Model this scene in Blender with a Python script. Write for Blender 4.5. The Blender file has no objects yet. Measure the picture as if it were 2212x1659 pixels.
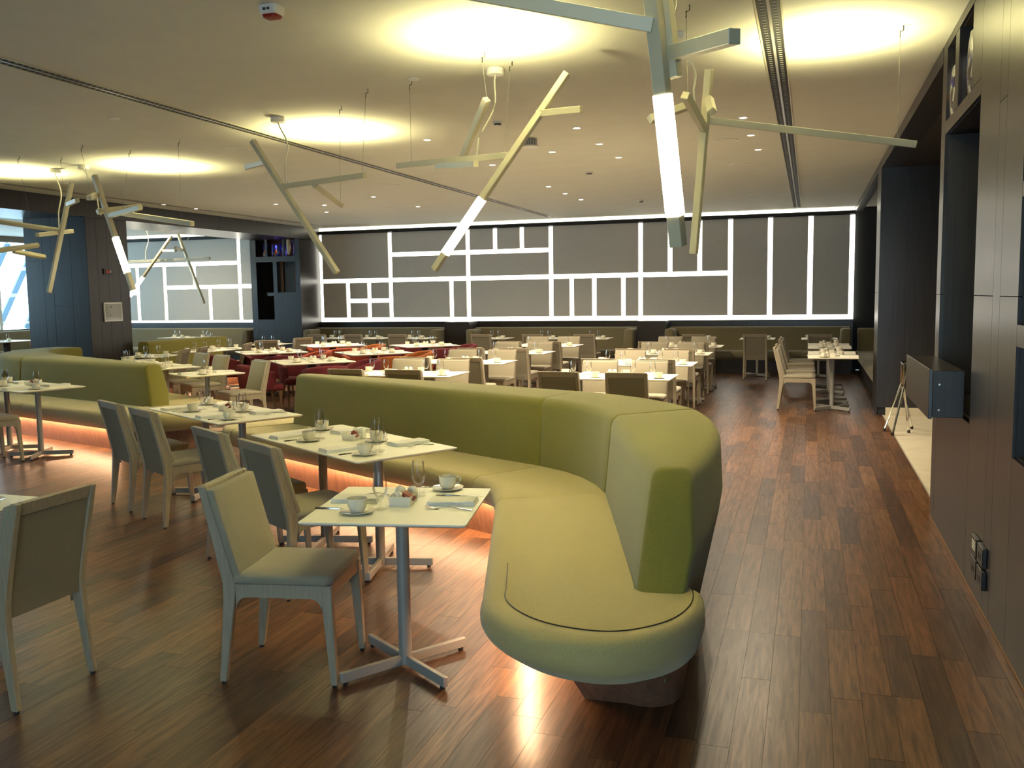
import bpy, bmesh, math, random
from mathutils import Vector, Matrix
random.seed(7)
SC = bpy.context.scene
COL = SC.collection
PI = math.pi

# ------------------------------------------------------------------ camera
YAW, PITCH, ROLL, EYE = math.radians(18.174), math.radians(5.621), math.radians(0.831), 1.66
FPX = 1955.0
_f = Vector((-math.sin(YAW) * math.cos(PITCH), math.cos(YAW) * math.cos(PITCH), -math.sin(PITCH)))
_r0 = Vector((math.cos(YAW), math.sin(YAW), 0))
_d0 = _f.cross(_r0)
_r = _r0 * math.cos(ROLL) + _d0 * math.sin(ROLL)
_d = _d0 * math.cos(ROLL) - _r0 * math.sin(ROLL)
cam = bpy.data.cameras.new('camera')
cam.sensor_width = 36.0
cam.lens = 36.0 * FPX / 2212.0
cam.clip_end = 200
camo = bpy.data.objects.new('camera', cam)
COL.objects.link(camo)
M = Matrix.Identity(4)
for i in range(3):
    M[i][0] = _r[i]; M[i][1] = -_d[i]; M[i][2] = -_f[i]
M[0][3], M[1][3], M[2][3] = 0, 0, EYE
camo.matrix_world = M
SC.camera = camo

# ------------------------------------------------------------------ world, exposure
SC.view_settings.view_transform = 'Standard'
SC.view_settings.look = 'None'
SC.view_settings.gamma = 1.0
SC.view_settings.use_curve_mapping = False
SC.view_settings.exposure = 1.75
w = bpy.data.worlds.new('daylight')
SC.world = w
w.use_nodes = True
bg = w.node_tree.nodes['Background']
bg.inputs[0].default_value = (0.55, 0.84, 1.0, 1)
bg.inputs[1].default_value = 2.1


def area(name, loc, rot, sx, sy, power, col):
    l = bpy.data.lights.new(name, 'AREA')
    l.shape = 'RECTANGLE'; l.size = sx; l.size_y = sy; l.energy = power; l.color = col
    o = bpy.data.objects.new(name, l); COL.objects.link(o)
    o.location = loc; o.rotation_euler = rot
    return o


# daylight entering through the windows: left side of the annex, and the windows behind the camera
DAY = (0.74, 0.87, 1.0)
area('daylight_left', (-19.85, 13.0, 2.05), (0, -PI / 2, 0), 2.2, 12.0, 25, DAY)
area('daylight_behind', (-0.9, -4.3, 1.25), (PI / 2, 0, 0), 3.2, 1.9, 27, DAY)

LAMP = (1.0, 0.90, 0.44)


def spot(name, loc, target, power, col, ang, blend, rad=0.05):
    l = bpy.data.lights.new(name, 'SPOT')
    l.energy = power; l.color = col; l.spot_size = math.radians(ang); l.spot_blend = blend
    l.shadow_soft_size = rad
    o = bpy.data.objects.new(name, l); COL.objects.link(o)
    o.location = loc
    o.rotation_euler = (Vector(target) - Vector(loc)).to_track_quat('-Z', 'Y').to_euler()
    return o


# ------------------------------------------------------------------ materials
def mat(name, base=(0.5, 0.5, 0.5), rough=0.6, metal=0.0, spec=0.5, sheen=0.0):
    m = bpy.data.materials.new(name)
    m.use_nodes = True
    b = m.node_tree.nodes['Principled BSDF']
    b.inputs['Base Color'].default_value = (*base, 1)
    b.inputs['Roughness'].default_value = rough
    b.inputs['Metallic'].default_value = metal
    b.inputs['Specular IOR Level'].default_value = spec
    if sheen:
        b.inputs['Sheen Weight'].default_value = sheen
        b.inputs['Sheen Roughness'].default_value = 0.5
    return m


def nd(m, t, **kw):
    n = m.node_tree.nodes.new(t)
    for k, v in kw.items():
        setattr(n, k, v)
    return n


def lk(m, a, b):
    m.node_tree.links.new(a, b)


def mixc(m, fac, a, b):
    n = nd(m, 'ShaderNodeMix', data_type='RGBA')
    for s, v in ((n.inputs[0], fac), (n.inputs[6], a), (n.inputs[7], b)):
        if hasattr(v, 'is_output'):
            lk(m, v, s)
        elif isinstance(v, tuple):
            s.default_value = (*v, 1)
        else:
            s.default_value = v
    return n.outputs[2]


def noise_col(name, c0, c1, scale, rough=0.6, stretch=(1, 1, 1), bump=0.0, detail=3.0, metal=0.0, spec=0.5, sheen=0.0, coord='pos', bscale=None):
    m = mat(name, c0, rough, metal, spec, sheen)
    b = m.node_tree.nodes['Principled BSDF']
    if coord == 'pos':
        g = nd(m, 'ShaderNodeNewGeometry').outputs['Position']
    else:
        g = nd(m, 'ShaderNodeTexCoord').outputs['Object']
    mp = nd(m, 'ShaderNodeMapping'); lk(m, g, mp.inputs[0])
    mp.inputs['Scale'].default_value = stretch
    n = nd(m, 'ShaderNodeTexNoise'); lk(m, mp.outputs[0], n.inputs['Vector'])
    n.inputs['Scale'].default_value = scale
    n.inputs['Detail'].default_value = detail
    cr = nd(m, 'ShaderNodeValToRGB'); lk(m, n.outputs['Fac'], cr.inputs[0])
    cr.color_ramp.elements[0].position = 0.32; cr.color_ramp.elements[0].color = (*c0, 1)
    cr.color_ramp.elements[1].position = 0.68; cr.color_ramp.elements[1].color = (*c1, 1)
    lk(m, cr.outputs[0], b.inputs['Base Color'])
    if bump:
        n2 = nd(m, 'ShaderNodeTexNoise'); lk(m, mp.outputs[0], n2.inputs['Vector'])
        n2.inputs['Scale'].default_value = bscale or scale
        n2.inputs['Detail'].default_value = 2
        bp = nd(m, 'ShaderNodeBump'); bp.inputs['Strength'].default_value = bump
        bp.inputs['Distance'].default_value = 0.01
        lk(m, n2.outputs['Fac'], bp.inputs['Height']); lk(m, bp.outputs[0], b.inputs['Normal'])
    return m


def emis(name, col, strength):
    m = mat(name, col, 0.5)
    b = m.node_tree.nodes['Principled BSDF']
    b.inputs['Emission Color'].default_value = (*col, 1)
    b.inputs['Emission Strength'].default_value = strength
    return m


def glassmat(name, tint=(1, 1, 1), ior=1.45, gain=1.0):
    m = bpy.data.materials.new(name); m.use_nodes = True
    nt = m.node_tree
    for n in list(nt.nodes):
        if n.type == 'BSDF_PRINCIPLED':
            nt.nodes.remove(n)
    out = [n for n in nt.nodes if n.type == 'OUTPUT_MATERIAL'][0]
    fr = nd(m, 'ShaderNodeFresnel'); fr.inputs[0].default_value = ior
    mu = nd(m, 'ShaderNodeMath', operation='MULTIPLY'); lk(m, fr.outputs[0], mu.inputs[0]); mu.inputs[1].default_value = gain
    mu.use_clamp = True
    tr = nd(m, 'ShaderNodeBsdfTransparent'); tr.inputs[0].default_value = (*tint, 1)
    gl = nd(m, 'ShaderNodeBsdfGlossy'); gl.inputs['Roughness'].default_value = 0.03
    mx = nd(m, 'ShaderNodeMixShader')
    lk(m, mu.outputs[0], mx.inputs[0]); lk(m, tr.outputs[0], mx.inputs[1]); lk(m, gl.outputs[0], mx.inputs[2])
    lk(m, mx.outputs[0], out.inputs[0])
    return m


def floor_mat():
    m = mat('walnut_boards', (0.1, 0.04, 0.02), 0.3, 0.0, 0.36)
    b = m.node_tree.nodes['Principled BSDF']
    oi = nd(m, 'ShaderNodeObjectInfo')
    at = nd(m, 'ShaderNodeAttribute'); at.attribute_name = 'plank_tone'
    ad = nd(m, 'ShaderNodeMath', operation='ADD'); lk(m, oi.outputs['Random'], ad.inputs[0]); lk(m, at.outputs['Fac'], ad.inputs[1])
    fr = nd(m, 'ShaderNodeMath', operation='FRACT'); lk(m, ad.outputs[0], fr.inputs[0])
    g = nd(m, 'ShaderNodeNewGeometry')
    off = nd(m, 'ShaderNodeVectorMath', operation='SCALE'); off.inputs[0].default_value = (3.1, 17.0, 5.0); lk(m, fr.outputs[0], off.inputs['Scale'])
    pa = nd(m, 'ShaderNodeVectorMath', operation='ADD'); lk(m, g.outputs['Position'], pa.inputs[0]); lk(m, off.outputs[0], pa.inputs[1])
    mp = nd(m, 'ShaderNodeMapping'); lk(m, pa.outputs[0], mp.inputs[0]); mp.inputs['Scale'].default_value = (34, 2.2, 10)
    n = nd(m, 'ShaderNodeTexNoise'); lk(m, mp.outputs[0], n.inputs['Vector']); n.inputs['Scale'].default_value = 1.6; n.inputs['Detail'].default_value = 5
    n.inputs['Distortion'].default_value = 0.6
    cr = nd(m, 'ShaderNodeValToRGB'); lk(m, fr.outputs[0], cr.inputs[0])
    e = cr.color_ramp.elements
    e[0].position = 0.0; e[0].color = (0.066, 0.031, 0.016, 1)
    e[1].position = 1.0; e[1].color = (0.180, 0.088, 0.038, 1)
    for p, c in ((0.25, (0.095, 0.045, 0.022, 1)), (0.5, (0.125, 0.061, 0.027, 1)), (0.75, (0.145, 0.062, 0.026, 1))):
        k = e.new(p); k.color = c
    c2 = nd(m, 'ShaderNodeValToRGB'); lk(m, n.outputs['Fac'], c2.inputs[0])
    c2.color_ramp.elements[0].position = 0.3; c2.color_ramp.elements[0].color = (0.30, 0.27, 0.25, 1)
    c2.color_ramp.elements[1].position = 0.68; c2.color_ramp.elements[1].color = (1.08, 1.05, 1.02, 1)
    mm = nd(m, 'ShaderNodeMix', data_type='RGBA', blend_type='MULTIPLY'); mm.inputs[0].default_value = 1.0
    lk(m, cr.outputs[0], mm.inputs[6]); lk(m, c2.outputs[0], mm.inputs[7])
    lk(m, mm.outputs[2], b.inputs['Base Color'])
    rr = nd(m, 'ShaderNodeMapRange'); lk(m, n.outputs['Fac'], rr.inputs[0])
    rr.inputs[3].default_value = 0.40; rr.inputs[4].default_value = 0.29
    lk(m, rr.outputs[0], b.inputs['Roughness'])
    bp = nd(m, 'ShaderNodeBump'); bp.inputs['Strength'].default_value = 0.12; bp.inputs['Distance'].default_value = 0.002
    lk(m, n.outputs['Fac'], bp.inputs['Height']); lk(m, bp.outputs[0], b.inputs['Normal'])
    return m


MT = {}
MT['floor'] = floor_mat()
MT['joint'] = mat('floor_joint', (0.012, 0.006, 0.004), 0.8)
MT['ceiling'] = noise_col('painted_ceiling', (0.655, 0.65, 0.57), (0.685, 0.68, 0.60), 3.0, 0.8)
MT['veneer'] = noise_col('dark_veneer', (0.010, 0.0075, 0.0065), (0.023, 0.0175, 0.015), 1.2, 0.31, (60, 60, 1.3), 0.05, 4, spec=0.6)
MT['veneer_in'] = noise_col('dark_veneer_inside', (0.010, 0.007, 0.006), (0.020, 0.015, 0.012), 1.2, 0.45, (60, 60, 1.3), 0.0, 3)
MT['black'] = mat('black_gap', (0.006, 0.006, 0.006), 0.6)
MT['wallfabric'] = noise_col('grey_wall_fabric', (0.56, 0.54, 0.50), (0.64, 0.615, 0.575), 55.0, 0.9, (1, 1, 1), 0.1, 4)
MT['strip'] = emis('light_strip_glow', (1.0, 0.96, 0.84), 1.5)
MT['cove'] = emis('cove_glow', (1.0, 0.95, 0.78), 1.3)
MT['seatfab'] = noise_col('olive_beige_wool', (0.37, 0.305, 0.120), (0.45, 0.375, 0.155), 260.0, 0.92, (1, 1, 1), 0.25, 2, sheen=0.25)
MT['backfab'] = noise_col('moss_green_wool', (0.158, 0.140, 0.018), (0.205, 0.182, 0.027), 260.0, 0.92, (1, 1, 1), 0.25, 2, sheen=0.2)
MT['benchfab'] = noise_col('taupe_green_wool', (0.150, 0.125, 0.065), (0.195, 0.165, 0.090), 220.0, 0.9, (1, 1, 1), 0.2, 2, sheen=0.2)
MT['copper'] = noise_col('copper_brown_board', (0.15, 0.075, 0.045), (0.24, 0.12, 0.07), 1.5, 0.4, (26, 26, 2), 0.06, 3)
MT['plinth_dark'] = noise_col('dark_plinth', (0.014, 0.010, 0.009), (0.026, 0.020, 0.018), 2, 0.45, (30, 30, 2))
MT['led'] = emis('led_tape', (1.0, 0.60, 0.33), 80.0)
MT['chairframe'] = noise_col('greyed_oak', (0.255, 0.213, 0.145), (0.32, 0.268, 0.185), 1.2, 0.5, (70, 70, 6), 0.04, 3, coord='obj')
MT['chairfab'] = noise_col('greige_fabric', (0.245, 0.215, 0.150), (0.295, 0.262, 0.185), 330.0, 0.9, (1, 1, 1), 0.2, 2, coord='obj', sheen=0.15)
MT['chairback'] = noise_col('grey_taupe_fabric', (0.150, 0.130, 0.088), (0.190, 0.165, 0.112), 330.0, 0.9, (1, 1, 1), 0.2, 2, coord='obj')
MT['glide'] = mat('black_glide', (0.01, 0.01, 0.01), 0.5)
MT['tabletop'] = noise_col('cream_laminate', (0.83, 0.80, 0.66), (0.85, 0.82, 0.68), 20.0, 0.42)
MT['greymetal'] = mat('grey_painted_metal', (0.27, 0.26, 0.235), 0.42, 0.1)
MT['darkmetal'] = mat('dark_bronze_post', (0.045, 0.035, 0.028), 0.45, 0.2)
MT['china'] = mat('white_china', (0.74, 0.70, 0.57), 0.18)
MT['linen'] = noise_col('white_linen', (0.72, 0.70, 0.62), (0.79, 0.77, 0.69), 160, 0.9, (1, 1, 1), 0.12, 2)
MT['steel'] = mat('polished_steel', (0.62, 0.60, 0.55), 0.16, 1.0)
MT['chrome'] = mat('chrome', (0.8, 0.8, 0.78), 0.12, 1.0)
MT['glass'] = glassmat('clear_glass', (1.0, 1.0, 1.0), 1.35, 0.5)
MT['pane'] = glassmat('window_pane', (0.95, 0.98, 1.0), 1.4, 0.6)
MT['sugar'] = mat('paper_packet', (0.75, 0.72, 0.66), 0.7)
MT['redpacket'] = mat('red_packet', (0.19, 0.022, 0.014), 0.55)
MT['crimson'] = noise_col('crimson_wool', (0.085, 0.005, 0.009), (0.12, 0.008, 0.014), 200, 0.9, (1, 1, 1), 0.2, 2, coord='obj')
MT['orange'] = noise_col('burnt_orange_wool', (0.23, 0.060, 0.006), (0.29, 0.078, 0.009), 200, 0.9, (1, 1, 1), 0.2, 2, coord='obj')
MT['redorange'] = noise_col('brick_orange_wool', (0.20, 0.028, 0.007), (0.25, 0.038, 0.010), 200, 0.9, (1, 1, 1), 0.2, 2, coord='obj')
MT['darkwood'] = noise_col('brown_wood', (0.10, 0.055, 0.025), (0.16, 0.085, 0.04), 2, 0.45, (40, 40, 4), coord='obj')
MT['tile'] = noise_col('cream_stone_tile', (0.50, 0.45, 0.33), (0.60, 0.54, 0.41), 5, 0.3, (1, 1, 1), 0, 5)
MT['grout'] = mat('tile_grout', (0.3, 0.27, 0.2), 0.8)
MT['lampbar'] = mat('champagne_painted_aluminium', (0.60, 0.55, 0.39), 0.42, 0.1)
MT['tube'] = emis('lamp_diffuser', (1.0, 0.92, 0.60), 4.5)
MT['white'] = mat('white_plastic', (0.75, 0.73, 0.66), 0.4)
MT['cord'] = mat('clear_white_cord', (0.62, 0.60, 0.48), 0.4)
MT['wire'] = mat('steel_wire', (0.25, 0.24, 0.2), 0.4, 0.6)
MT['lens'] = emis('downlight_lens', (1.0, 0.93, 0.72), 8.0)
MT['lensoff'] = emis('uplight_lens', (1.0, 0.9, 0.5), 1.5)
MT['red'] = mat('red_plastic', (0.25, 0.012, 0.008), 0.4)
MT['darkplastic'] = mat('black_plastic', (0.012, 0.012, 0.012), 0.35)
MT['paper'] = mat('white_print', (0.30, 0.295, 0.27), 0.08)
MT['ink'] = mat('dark_ink', (0.04, 0.04, 0.04), 0.5)
MT['silver'] = mat('silver_frame', (0.55, 0.53, 0.48), 0.3, 0.6)
MT['frontwall'] = mat('plain_wall', (0.16, 0.13, 0.10), 0.7)
MT['bluecurtain'] = mat('pale_blue_blind', (0.35, 0.55, 0.75), 0.8)
MT['amber'] = mat('amber_board', (0.16, 0.065, 0.015), 0.5)


def artmat(name, cols, scale, em=0.0):
    m = mat(name, cols[0], 0.12)
    b = m.node_tree.nodes['Principled BSDF']
    t = nd(m, 'ShaderNodeTexCoord')
    v = nd(m, 'ShaderNodeTexVoronoi'); lk(m, t.outputs['Object'], v.inputs['Vector']); v.inputs['Scale'].default_value = scale
    cr = nd(m, 'ShaderNodeValToRGB'); cr.color_ramp.interpolation = 'CONSTANT'
    lk(m, v.outputs['Color'], cr.inputs[0])
    e = cr.color_ramp.elements
    e[0].color = (*cols[0], 1); e[1].position = 1.0 / len(cols); e[1].color = (*cols[1], 1)
    for i in range(2, len(cols)):
        k = e.new(i / len(cols)); k.color = (*cols[i], 1)
    lk(m, cr.outputs[0], b.inputs['Base Color'])
    return m


MT['art'] = artmat('streaked_art_glass', [(0.012, 0.014, 0.06), (0.015, 0.015, 0.02), (0.012, 0.014, 0.16), (0.30, 0.30, 0.29), (0.02, 0.02, 0.03), (0.55, 0.17, 0.015)], 17)
MT['artw'] = artmat('blue_white_art_glass', [(0.6, 0.62, 0.75), (0.03, 0.03, 0.25), (0.02, 0.03, 0.35), (0.55, 0.15, 0.06), (0.03, 0.06, 0.3)], 9)
MT['artcream'] = mat('cream_glass_ribs', (0.8, 0.76, 0.5), 0.15)


# ------------------------------------------------------------------ mesh builder
class MB:
    def __init__(s):
        s.v = []; s.f = []

    def add(s, vs, fs):
        o = len(s.v)
        s.v += [tuple(x) for x in vs]
        s.f += [tuple(o + i for i in f) for f in fs]
        return s

    def box(s, x0, x1, y0, y1, z0, z1):
        vs = [(x, y, z) for z in (z0, z1) for y in (y0, y1) for x in (x0, x1)]
        return s.add(vs, [(0, 2, 3, 1), (4, 5, 7, 6), (0, 1, 5, 4), (2, 6, 7, 3), (0, 4, 6, 2), (1, 3, 7, 5)])

    def obox(s, c, size, rz):
        cs, sn = math.cos(rz), math.sin(rz)
        a = MB().box(-size[0] / 2, size[0] / 2, -size[1] / 2, size[1] / 2, -size[2] / 2, size[2] / 2)
        return s.add([(c[0] + x * cs - y * sn, c[1] + x * sn + y * cs, c[2] + z) for x, y, z in a.v], a.f)

    def bar(s, a, b, w, h, up=(0, 0, 1)):
        a, b = Vector(a), Vector(b)
        d = (b - a).normalized()
        u = Vector(up)
        if abs(d.dot(u)) > 0.98:
            u = Vector((0, 1, 0))
        x = d.cross(u).normalized() * (w / 2)
        y = x.normalized().cross(d).normalized() * (h / 2)
        vs = [p + sx * x + sy * y for p in (a, b) for sx, sy in ((-1, -1), (1, -1), (1, 1), (-1, 1))]
        return s.add(vs, [(0, 1, 2, 3), (7, 6, 5, 4), (0, 4, 5, 1), (1, 5, 6, 2), (2, 6, 7, 3), (3, 7, 4, 0)])

    def lathe(s, prof, n=16, c=(0, 0, 0), cap=True):
        o = len(s.v)
        for r, z in prof:
            for i in range(n):
                a = 2 * PI * i / n
                s.v.append((c[0] + r * math.cos(a), c[1] + r * math.sin(a), c[2] + z))
        for j in range(len(prof) - 1):
            for i in range(n):
                k = (i + 1) % n
                s.f.append((o + j * n + i, o + j * n + k, o + (j + 1) * n + k, o + (j + 1) * n + i))
        if cap:
            s.f.append(tuple(o + i for i in range(n))[::-1])
            s.f.append(tuple(o + (len(prof) - 1) * n + i for i in range(n)))
        return s

    def tube(s, pts, r, n=6):
        pts = [Vector(p) for p in pts]
        rings = []
        for i, p in enumerate(pts):
            d = (pts[min(i + 1, len(pts) - 1)] - pts[max(i - 1, 0)]).normalized()
            u = Vector((0, 0, 1)) if abs(d.z) < 0.95 else Vector((1, 0, 0))
            x = d.cross(u).normalized(); y = d.cross(x)
            rr = r[i] if isinstance(r, (list, tuple)) else r
            rings.append([p + x * rr * math.cos(2 * PI * k / n) + y * rr * math.sin(2 * PI * k / n) for k in range(n)])
        return s.loft(rings)

    def loft(s, rings, cap=True):
        n = len(rings[0]); o = len(s.v)
        for r in rings:
            s.v += [tuple(p) for p in r]
        for j in range(len(rings) - 1):
            for i in range(n):
                k = (i + 1) % n
                s.f.append((o + j * n + i, o + j * n + k, o + (j + 1) * n + k, o + (j + 1) * n + i))
        if cap:
            s.f.append(tuple(o + i for i in range(n))[::-1])
            s.f.append(tuple(o + (len(rings) - 1) * n + i for i in range(n)))
        return s

    def mesh(s, name, m, bevel=0.0, seg=2, smooth=True, angle=40):
        me = bpy.data.meshes.new(name)
        me.from_pydata(s.v, [], s.f)
        bm = bmesh.new(); bm.from_mesh(me)
        bmesh.ops.recalc_face_normals(bm, faces=bm.faces)
        if bevel:
            es = [e for e in bm.edges if len(e.link_faces) == 2 and e.calc_face_angle(0) > 0.5]
            bmesh.ops.bevel(bm, geom=es, offset=bevel, segments=seg, profile=0.5, affect='EDGES', clamp_overlap=True)
        bm.to_mesh(me); bm.free()
        if smooth:
            for p in me.polygons:
                p.use_smooth = True
            me.set_sharp_from_angle(angle=math.radians(angle))
        me.materials.append(MT[m] if isinstance(m, str) else m)
        return me


def link(name, me, parent=None, loc=None, rz=None):
    o = bpy.data.objects.new(name, me)
    COL.objects.link(o)
    if parent is not None:
        o.parent = parent
    if loc is not None:
        o.location = loc
    if rz is not None:
        o.rotation_euler = (0, 0, rz)
    return o


def tag(o, label, cat, group=None, kind=None):
    o['label'] = label; o['category'] = cat
    if group:
        o['group'] = group
    if kind:
        o['kind'] = kind
    return o


def struct(o):
    o['kind'] = 'structure'
    return o


def proto(name, *parts):
    """parts: (name, mesh[, [sub-parts (name, mesh)]]); the first part may be None -> the thing is an Empty"""
    return (name, parts)


def inst(p, loc, rz, label, cat, group=None):
    name, parts = p
    if len(parts) == 1 and len(parts[0]) == 2:
        r = link(name, parts[0][1], None, loc, rz)
    else:
        r = link(name, None, None, loc, rz)
        for q in parts:
            c = link(q[0], q[1], r)
            if len(q) > 2:
                for sn, sm in q[2]:
                    link(sn, sm, c)
    return tag(r, label, cat, group)


def box_mesh(name, m, x0, x1, y0, y1, z0, z1, bevel=0.0):
    return MB().box(x0, x1, y0, y1, z0, z1).mesh(name, m, bevel, 1, smooth=False)


def sbox(name, m, x0, x1, y0, y1, z0, z1, parent=None, bevel=0.0):
    o = link(name, box_mesh(name, m, x0, x1, y0, y1, z0, z1, bevel), parent)
    if parent is None:
        struct(o)
    return o

# ================================================================== large structure
CZ = 3.35
floor = struct(sbox('floor', 'joint', -19.6, 0.95, -4.0, 20.3, -0.05, -0.0045))
ceiling = struct(sbox('ceiling', 'ceiling', -19.6, 1.65, -4.0, 20.3, CZ, CZ + 0.1))

# floor boards: run along Y, 12 cm wide; the 300 largest in view are boards of their own
boards = []
ncol = int((0.95 + 19.6) / 0.12)
for i in range(ncol):
    x1 = 0.95 - i * 0.12; x0 = x1 - 0.12
    rr = random.Random(1000 + i)
    y = -4.0 - rr.random() * 0.9
    while y < 20.2:
        L = rr.choice((0.55, 0.7, 0.8, 0.9, 1.05, 1.2))
        a, b = max(y, -4.0), min(y + L, 20.2)
        if b - a > 0.05 and not (x0 < -13 and a < 8):
            boards.append((x0, x1, a, b, rr.random()))
        y += L


def seen(x, y, z=0.0):
    p = Vector((x, y, z - EYE))
    d = p.dot(_f)
    if d < 0.5:
        return None
    u = p.dot(_r) / d * FPX; v = p.dot(_d) / d * FPX
    return d if abs(u) < 1120 and abs(v) < 840 else None


rank = []
for k, (x0, x1, a, b, t) in enumerate(boards):
    ds = [seen(x, y) for x in (x0, (x0 + x1) / 2, x1) for y in (a, (a + b) / 2, b)]
    ds = [d for d in ds if d]
    # boards hidden under the middle banquette are not in view
    if ds and len(ds) > 4:
        rank.append((min(ds) - 0.35 * (b - a), k))
rank.sort()
near = set(k for _, k in rank[:300])
unit = MB().box(-0.5, 0.5, -0.5, 0.5, -1, 0).mesh('floor_board', 'floor', smooth=False)
far = MB(); tones = []
for k, (x0, x1, a, b, t) in enumerate(boards):
    dz = (t * 7.3 % 1.0) * 0.0006
    if k in near:
        o = link('floor_board', unit, floor)
        o.location = ((x0 + x1) / 2, (a + b) / 2, dz - 0.0004)
        o.scale = (0.1188, b - a - 0.0014, 0.004)
    else:
        far.box(x0 + 0.0006, x1 - 0.0006, a + 0.0007, b - 0.0007, -0.004, dz - 0.0004)
        tones += [t] * 6
fm = far.mesh('floor_boards_rest', 'floor', smooth=False)
at = fm.attributes.new('plank_tone', 'FLOAT', 'FACE')
at.data.foreach_set('value', tones)
fo = link('floor_boards', fm, floor)
fo['kind'] = 'stuff'

# ---- back wall: backing, fabric panels with glowing joints
wall_back = sbox('wall_back', 'black', -19.6, 1.65, 20.1, 20.3, 0, CZ)
V = [-11.48, -9.59, -7.59, -5.58, -3.535, -1.61, -0.795, 0.01, 0.82]
ZB, ZM, ZH, ZT = 1.11, 2.06, 2.665, 3.21
PAN = [(V[0], V[1], ZM, ZT), (V[0], -10.745, ZB, ZM), (-10.745, -10.17, 1.57, ZM), (-10.17, V[1], 1.57, ZM),
       (-10.745, -10.17, ZB, 1.57), (-10.17, V[1], ZB, 1.57), (V[1], V[2], ZH, ZT), (V[1], V[2], ZM, ZH),
       (V[2], -6.915, ZH, ZT), (-6.915, -6.265, ZH, ZT), (-6.265, V[3], ZH, ZT), (V[2], V[3], ZM, ZH),
       (V[1], -8.02, ZB, ZM), (-8.02, V[2], ZB, ZM), (V[2], V[3], ZB, ZM), (V[3], V[4], ZM, ZT),
       (V[3], -5.1, ZB, ZM), (-5.1, -4.58, ZB, ZM), (-4.58, -3.92, ZB, ZM), (-3.92, V[4], ZB, ZM),
       (V[4], -2.89, ZM, ZT), (-2.89, -2.255, ZM, ZT), (-2.255, V[5], ZM, ZT), (V[4], V[5], ZB, ZM),
       (V[5], V[6], ZB, ZT), (V[6], V[7], ZB, ZT), (V[7], V[8], ZB, ZT)]
PANA = [(-13.83, -12.9, 1.98, ZT), (-13.83, -12.9, 1.07, 1.98), (-19.0, -13.83, 2.58, ZT), (-15.2, -13.83, 1.98, 2.58),
        (-16.13, -15.2, 1.98, 2.58), (-14.74, -13.83, 1.07, 1.98), (-16.13, -14.74, 1.07, 1.98), (-17.0, -16.13, 1.07, 2.58),
        (-19.0, -17.0, 1.85, 2.58), (-19.0, -17.0, 1.07, 1.85)]
HW = 0.05
for (a, b, c, d) in PAN + PANA:
    top = d - (0.012 if d == ZT else HW)
    sbox('fabric_panel', 'wallfabric', a + HW, b - HW, 19.95, 20.05, c + HW, top, wall_back, 0.006)
HS = [(V[0], V[8], ZB), (V[0], V[5], ZM), (V[1], V[3], ZH), (-10.745, V[1], 1.57), (-19.0, -12.9, 1.07), (-16.13, -12.9, 1.98), (-19.0, -13.83, 2.58), (-19, -17, 1.85)]
VS = [(x, ZB, ZT) for x in V] + [(-10.745, ZB, ZM), (-10.17, ZB, ZM), (-6.915, ZH, ZT), (-6.265, ZH, ZT), (-8.02, ZB, ZM), (-5.1, ZB, ZM), (-4.58, ZB, ZM), (-3.92, ZB, ZM),
                                  (-2.89, ZM, ZT), (-2.255, ZM, ZT), (-13.83, 1.07, ZT), (-15.2, 1.98, 2.58), (-14.74, 1.07, 1.98), (-16.13, 1.07, 2.58), (-17.0, 1.07, 2.58)]
for a, b, z in HS:
    sbox('light_strip', 'strip', a - HW, b + HW, 20.0, 20.03, z - HW, z + HW, wall_back)
for x, a, b in VS:
    sbox('light_strip', 'strip', x - HW, x + HW, 20.002, 20.028, a + HW, b - (0.02 if b == ZT else HW), wall_back)
sbox('cove_trim', 'black', -19.4, 0.86, 19.9, 20.05, 3.205, 3.265, wall_back)
sbox('cove_light', 'cove', -19.4, 0.86, 19.93, 20.0, 3.285, 3.335, wall_back)
for a, b in ((-11.5, -7.93), (-7.33, -3.49), (-2.88, 0.87), (-19.4, -12.9)):
    for k in range(max(1, int((b - a) / 1.3))):
        n = max(1, int((b - a) / 1.3)); s = (b - a) / n
        sbox('ledge_panel', 'veneer', a + k * s + 0.002, a + (k + 1) * s - 0.002, 19.9, 20.08, 0.0, ZB - 0.05, wall_back)
for a, b in ((-7.93, -7.33), (-3.49, -2.88)):
    sbox('pier', 'veneer', a, b, 19.25, 20.08, 0.0, ZB - 0.045, wall_back, 0.004)

# ---- right wall: near veneer wall with niches, opening with tiled floor, recess with a bench
XR = 0.87
wall_right = sbox('wall_right', 'veneer_in', 1.30, 1.42, -4.0, 7.17, 0, CZ)
G = 0.0022


def rpanel(y0, y1, z0, z1, name='veneer_panel'):
    return sbox(name, 'veneer', XR, XR + 0.022, y0 + G, y1 - G, z0 + G, z1 - G, wall_right)


rpanel(6.97, 7.17, 0, 1.62); rpanel(6.97, 7.17, 1.62, CZ)
rpanel(5.60, 6.97, 0, 0.90); rpanel(5.60, 6.97, 2.71, 2.80); rpanel(5.6, 6.97, 3.285, CZ)
rpanel(5.60, 5.93, 2.80, 3.285); rpanel(6.44, 6.60, 2.80, 3.285)
rpanel(5.05, 5.60, 0, 1.62); rpanel(5.05, 5.60, 1.62, CZ)
rpanel(4.87, 5.05, 0, 2.56); rpanel(4.87, 5.05, 2.56, CZ)
rpanel(4.47, 4.87, 0, 1.62); rpanel(4.47, 4.87, 1.62, CZ)
rpanel(3.3, 4.47, 0, 0.91); rpanel(3.3, 4.47, 1.40, 1.50); rpanel(3.3, 4.47, 2.05, 2.12); rpanel(3.3, 4.47, 2.72, CZ)
for y in (-4.0, -2.2, -0.4, 1.45):
    rpanel(y, min(y + 1.82, 3.3), 0, 1.62); rpanel(y, min(y + 1.82, 3.3), 1.62, CZ)


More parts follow.
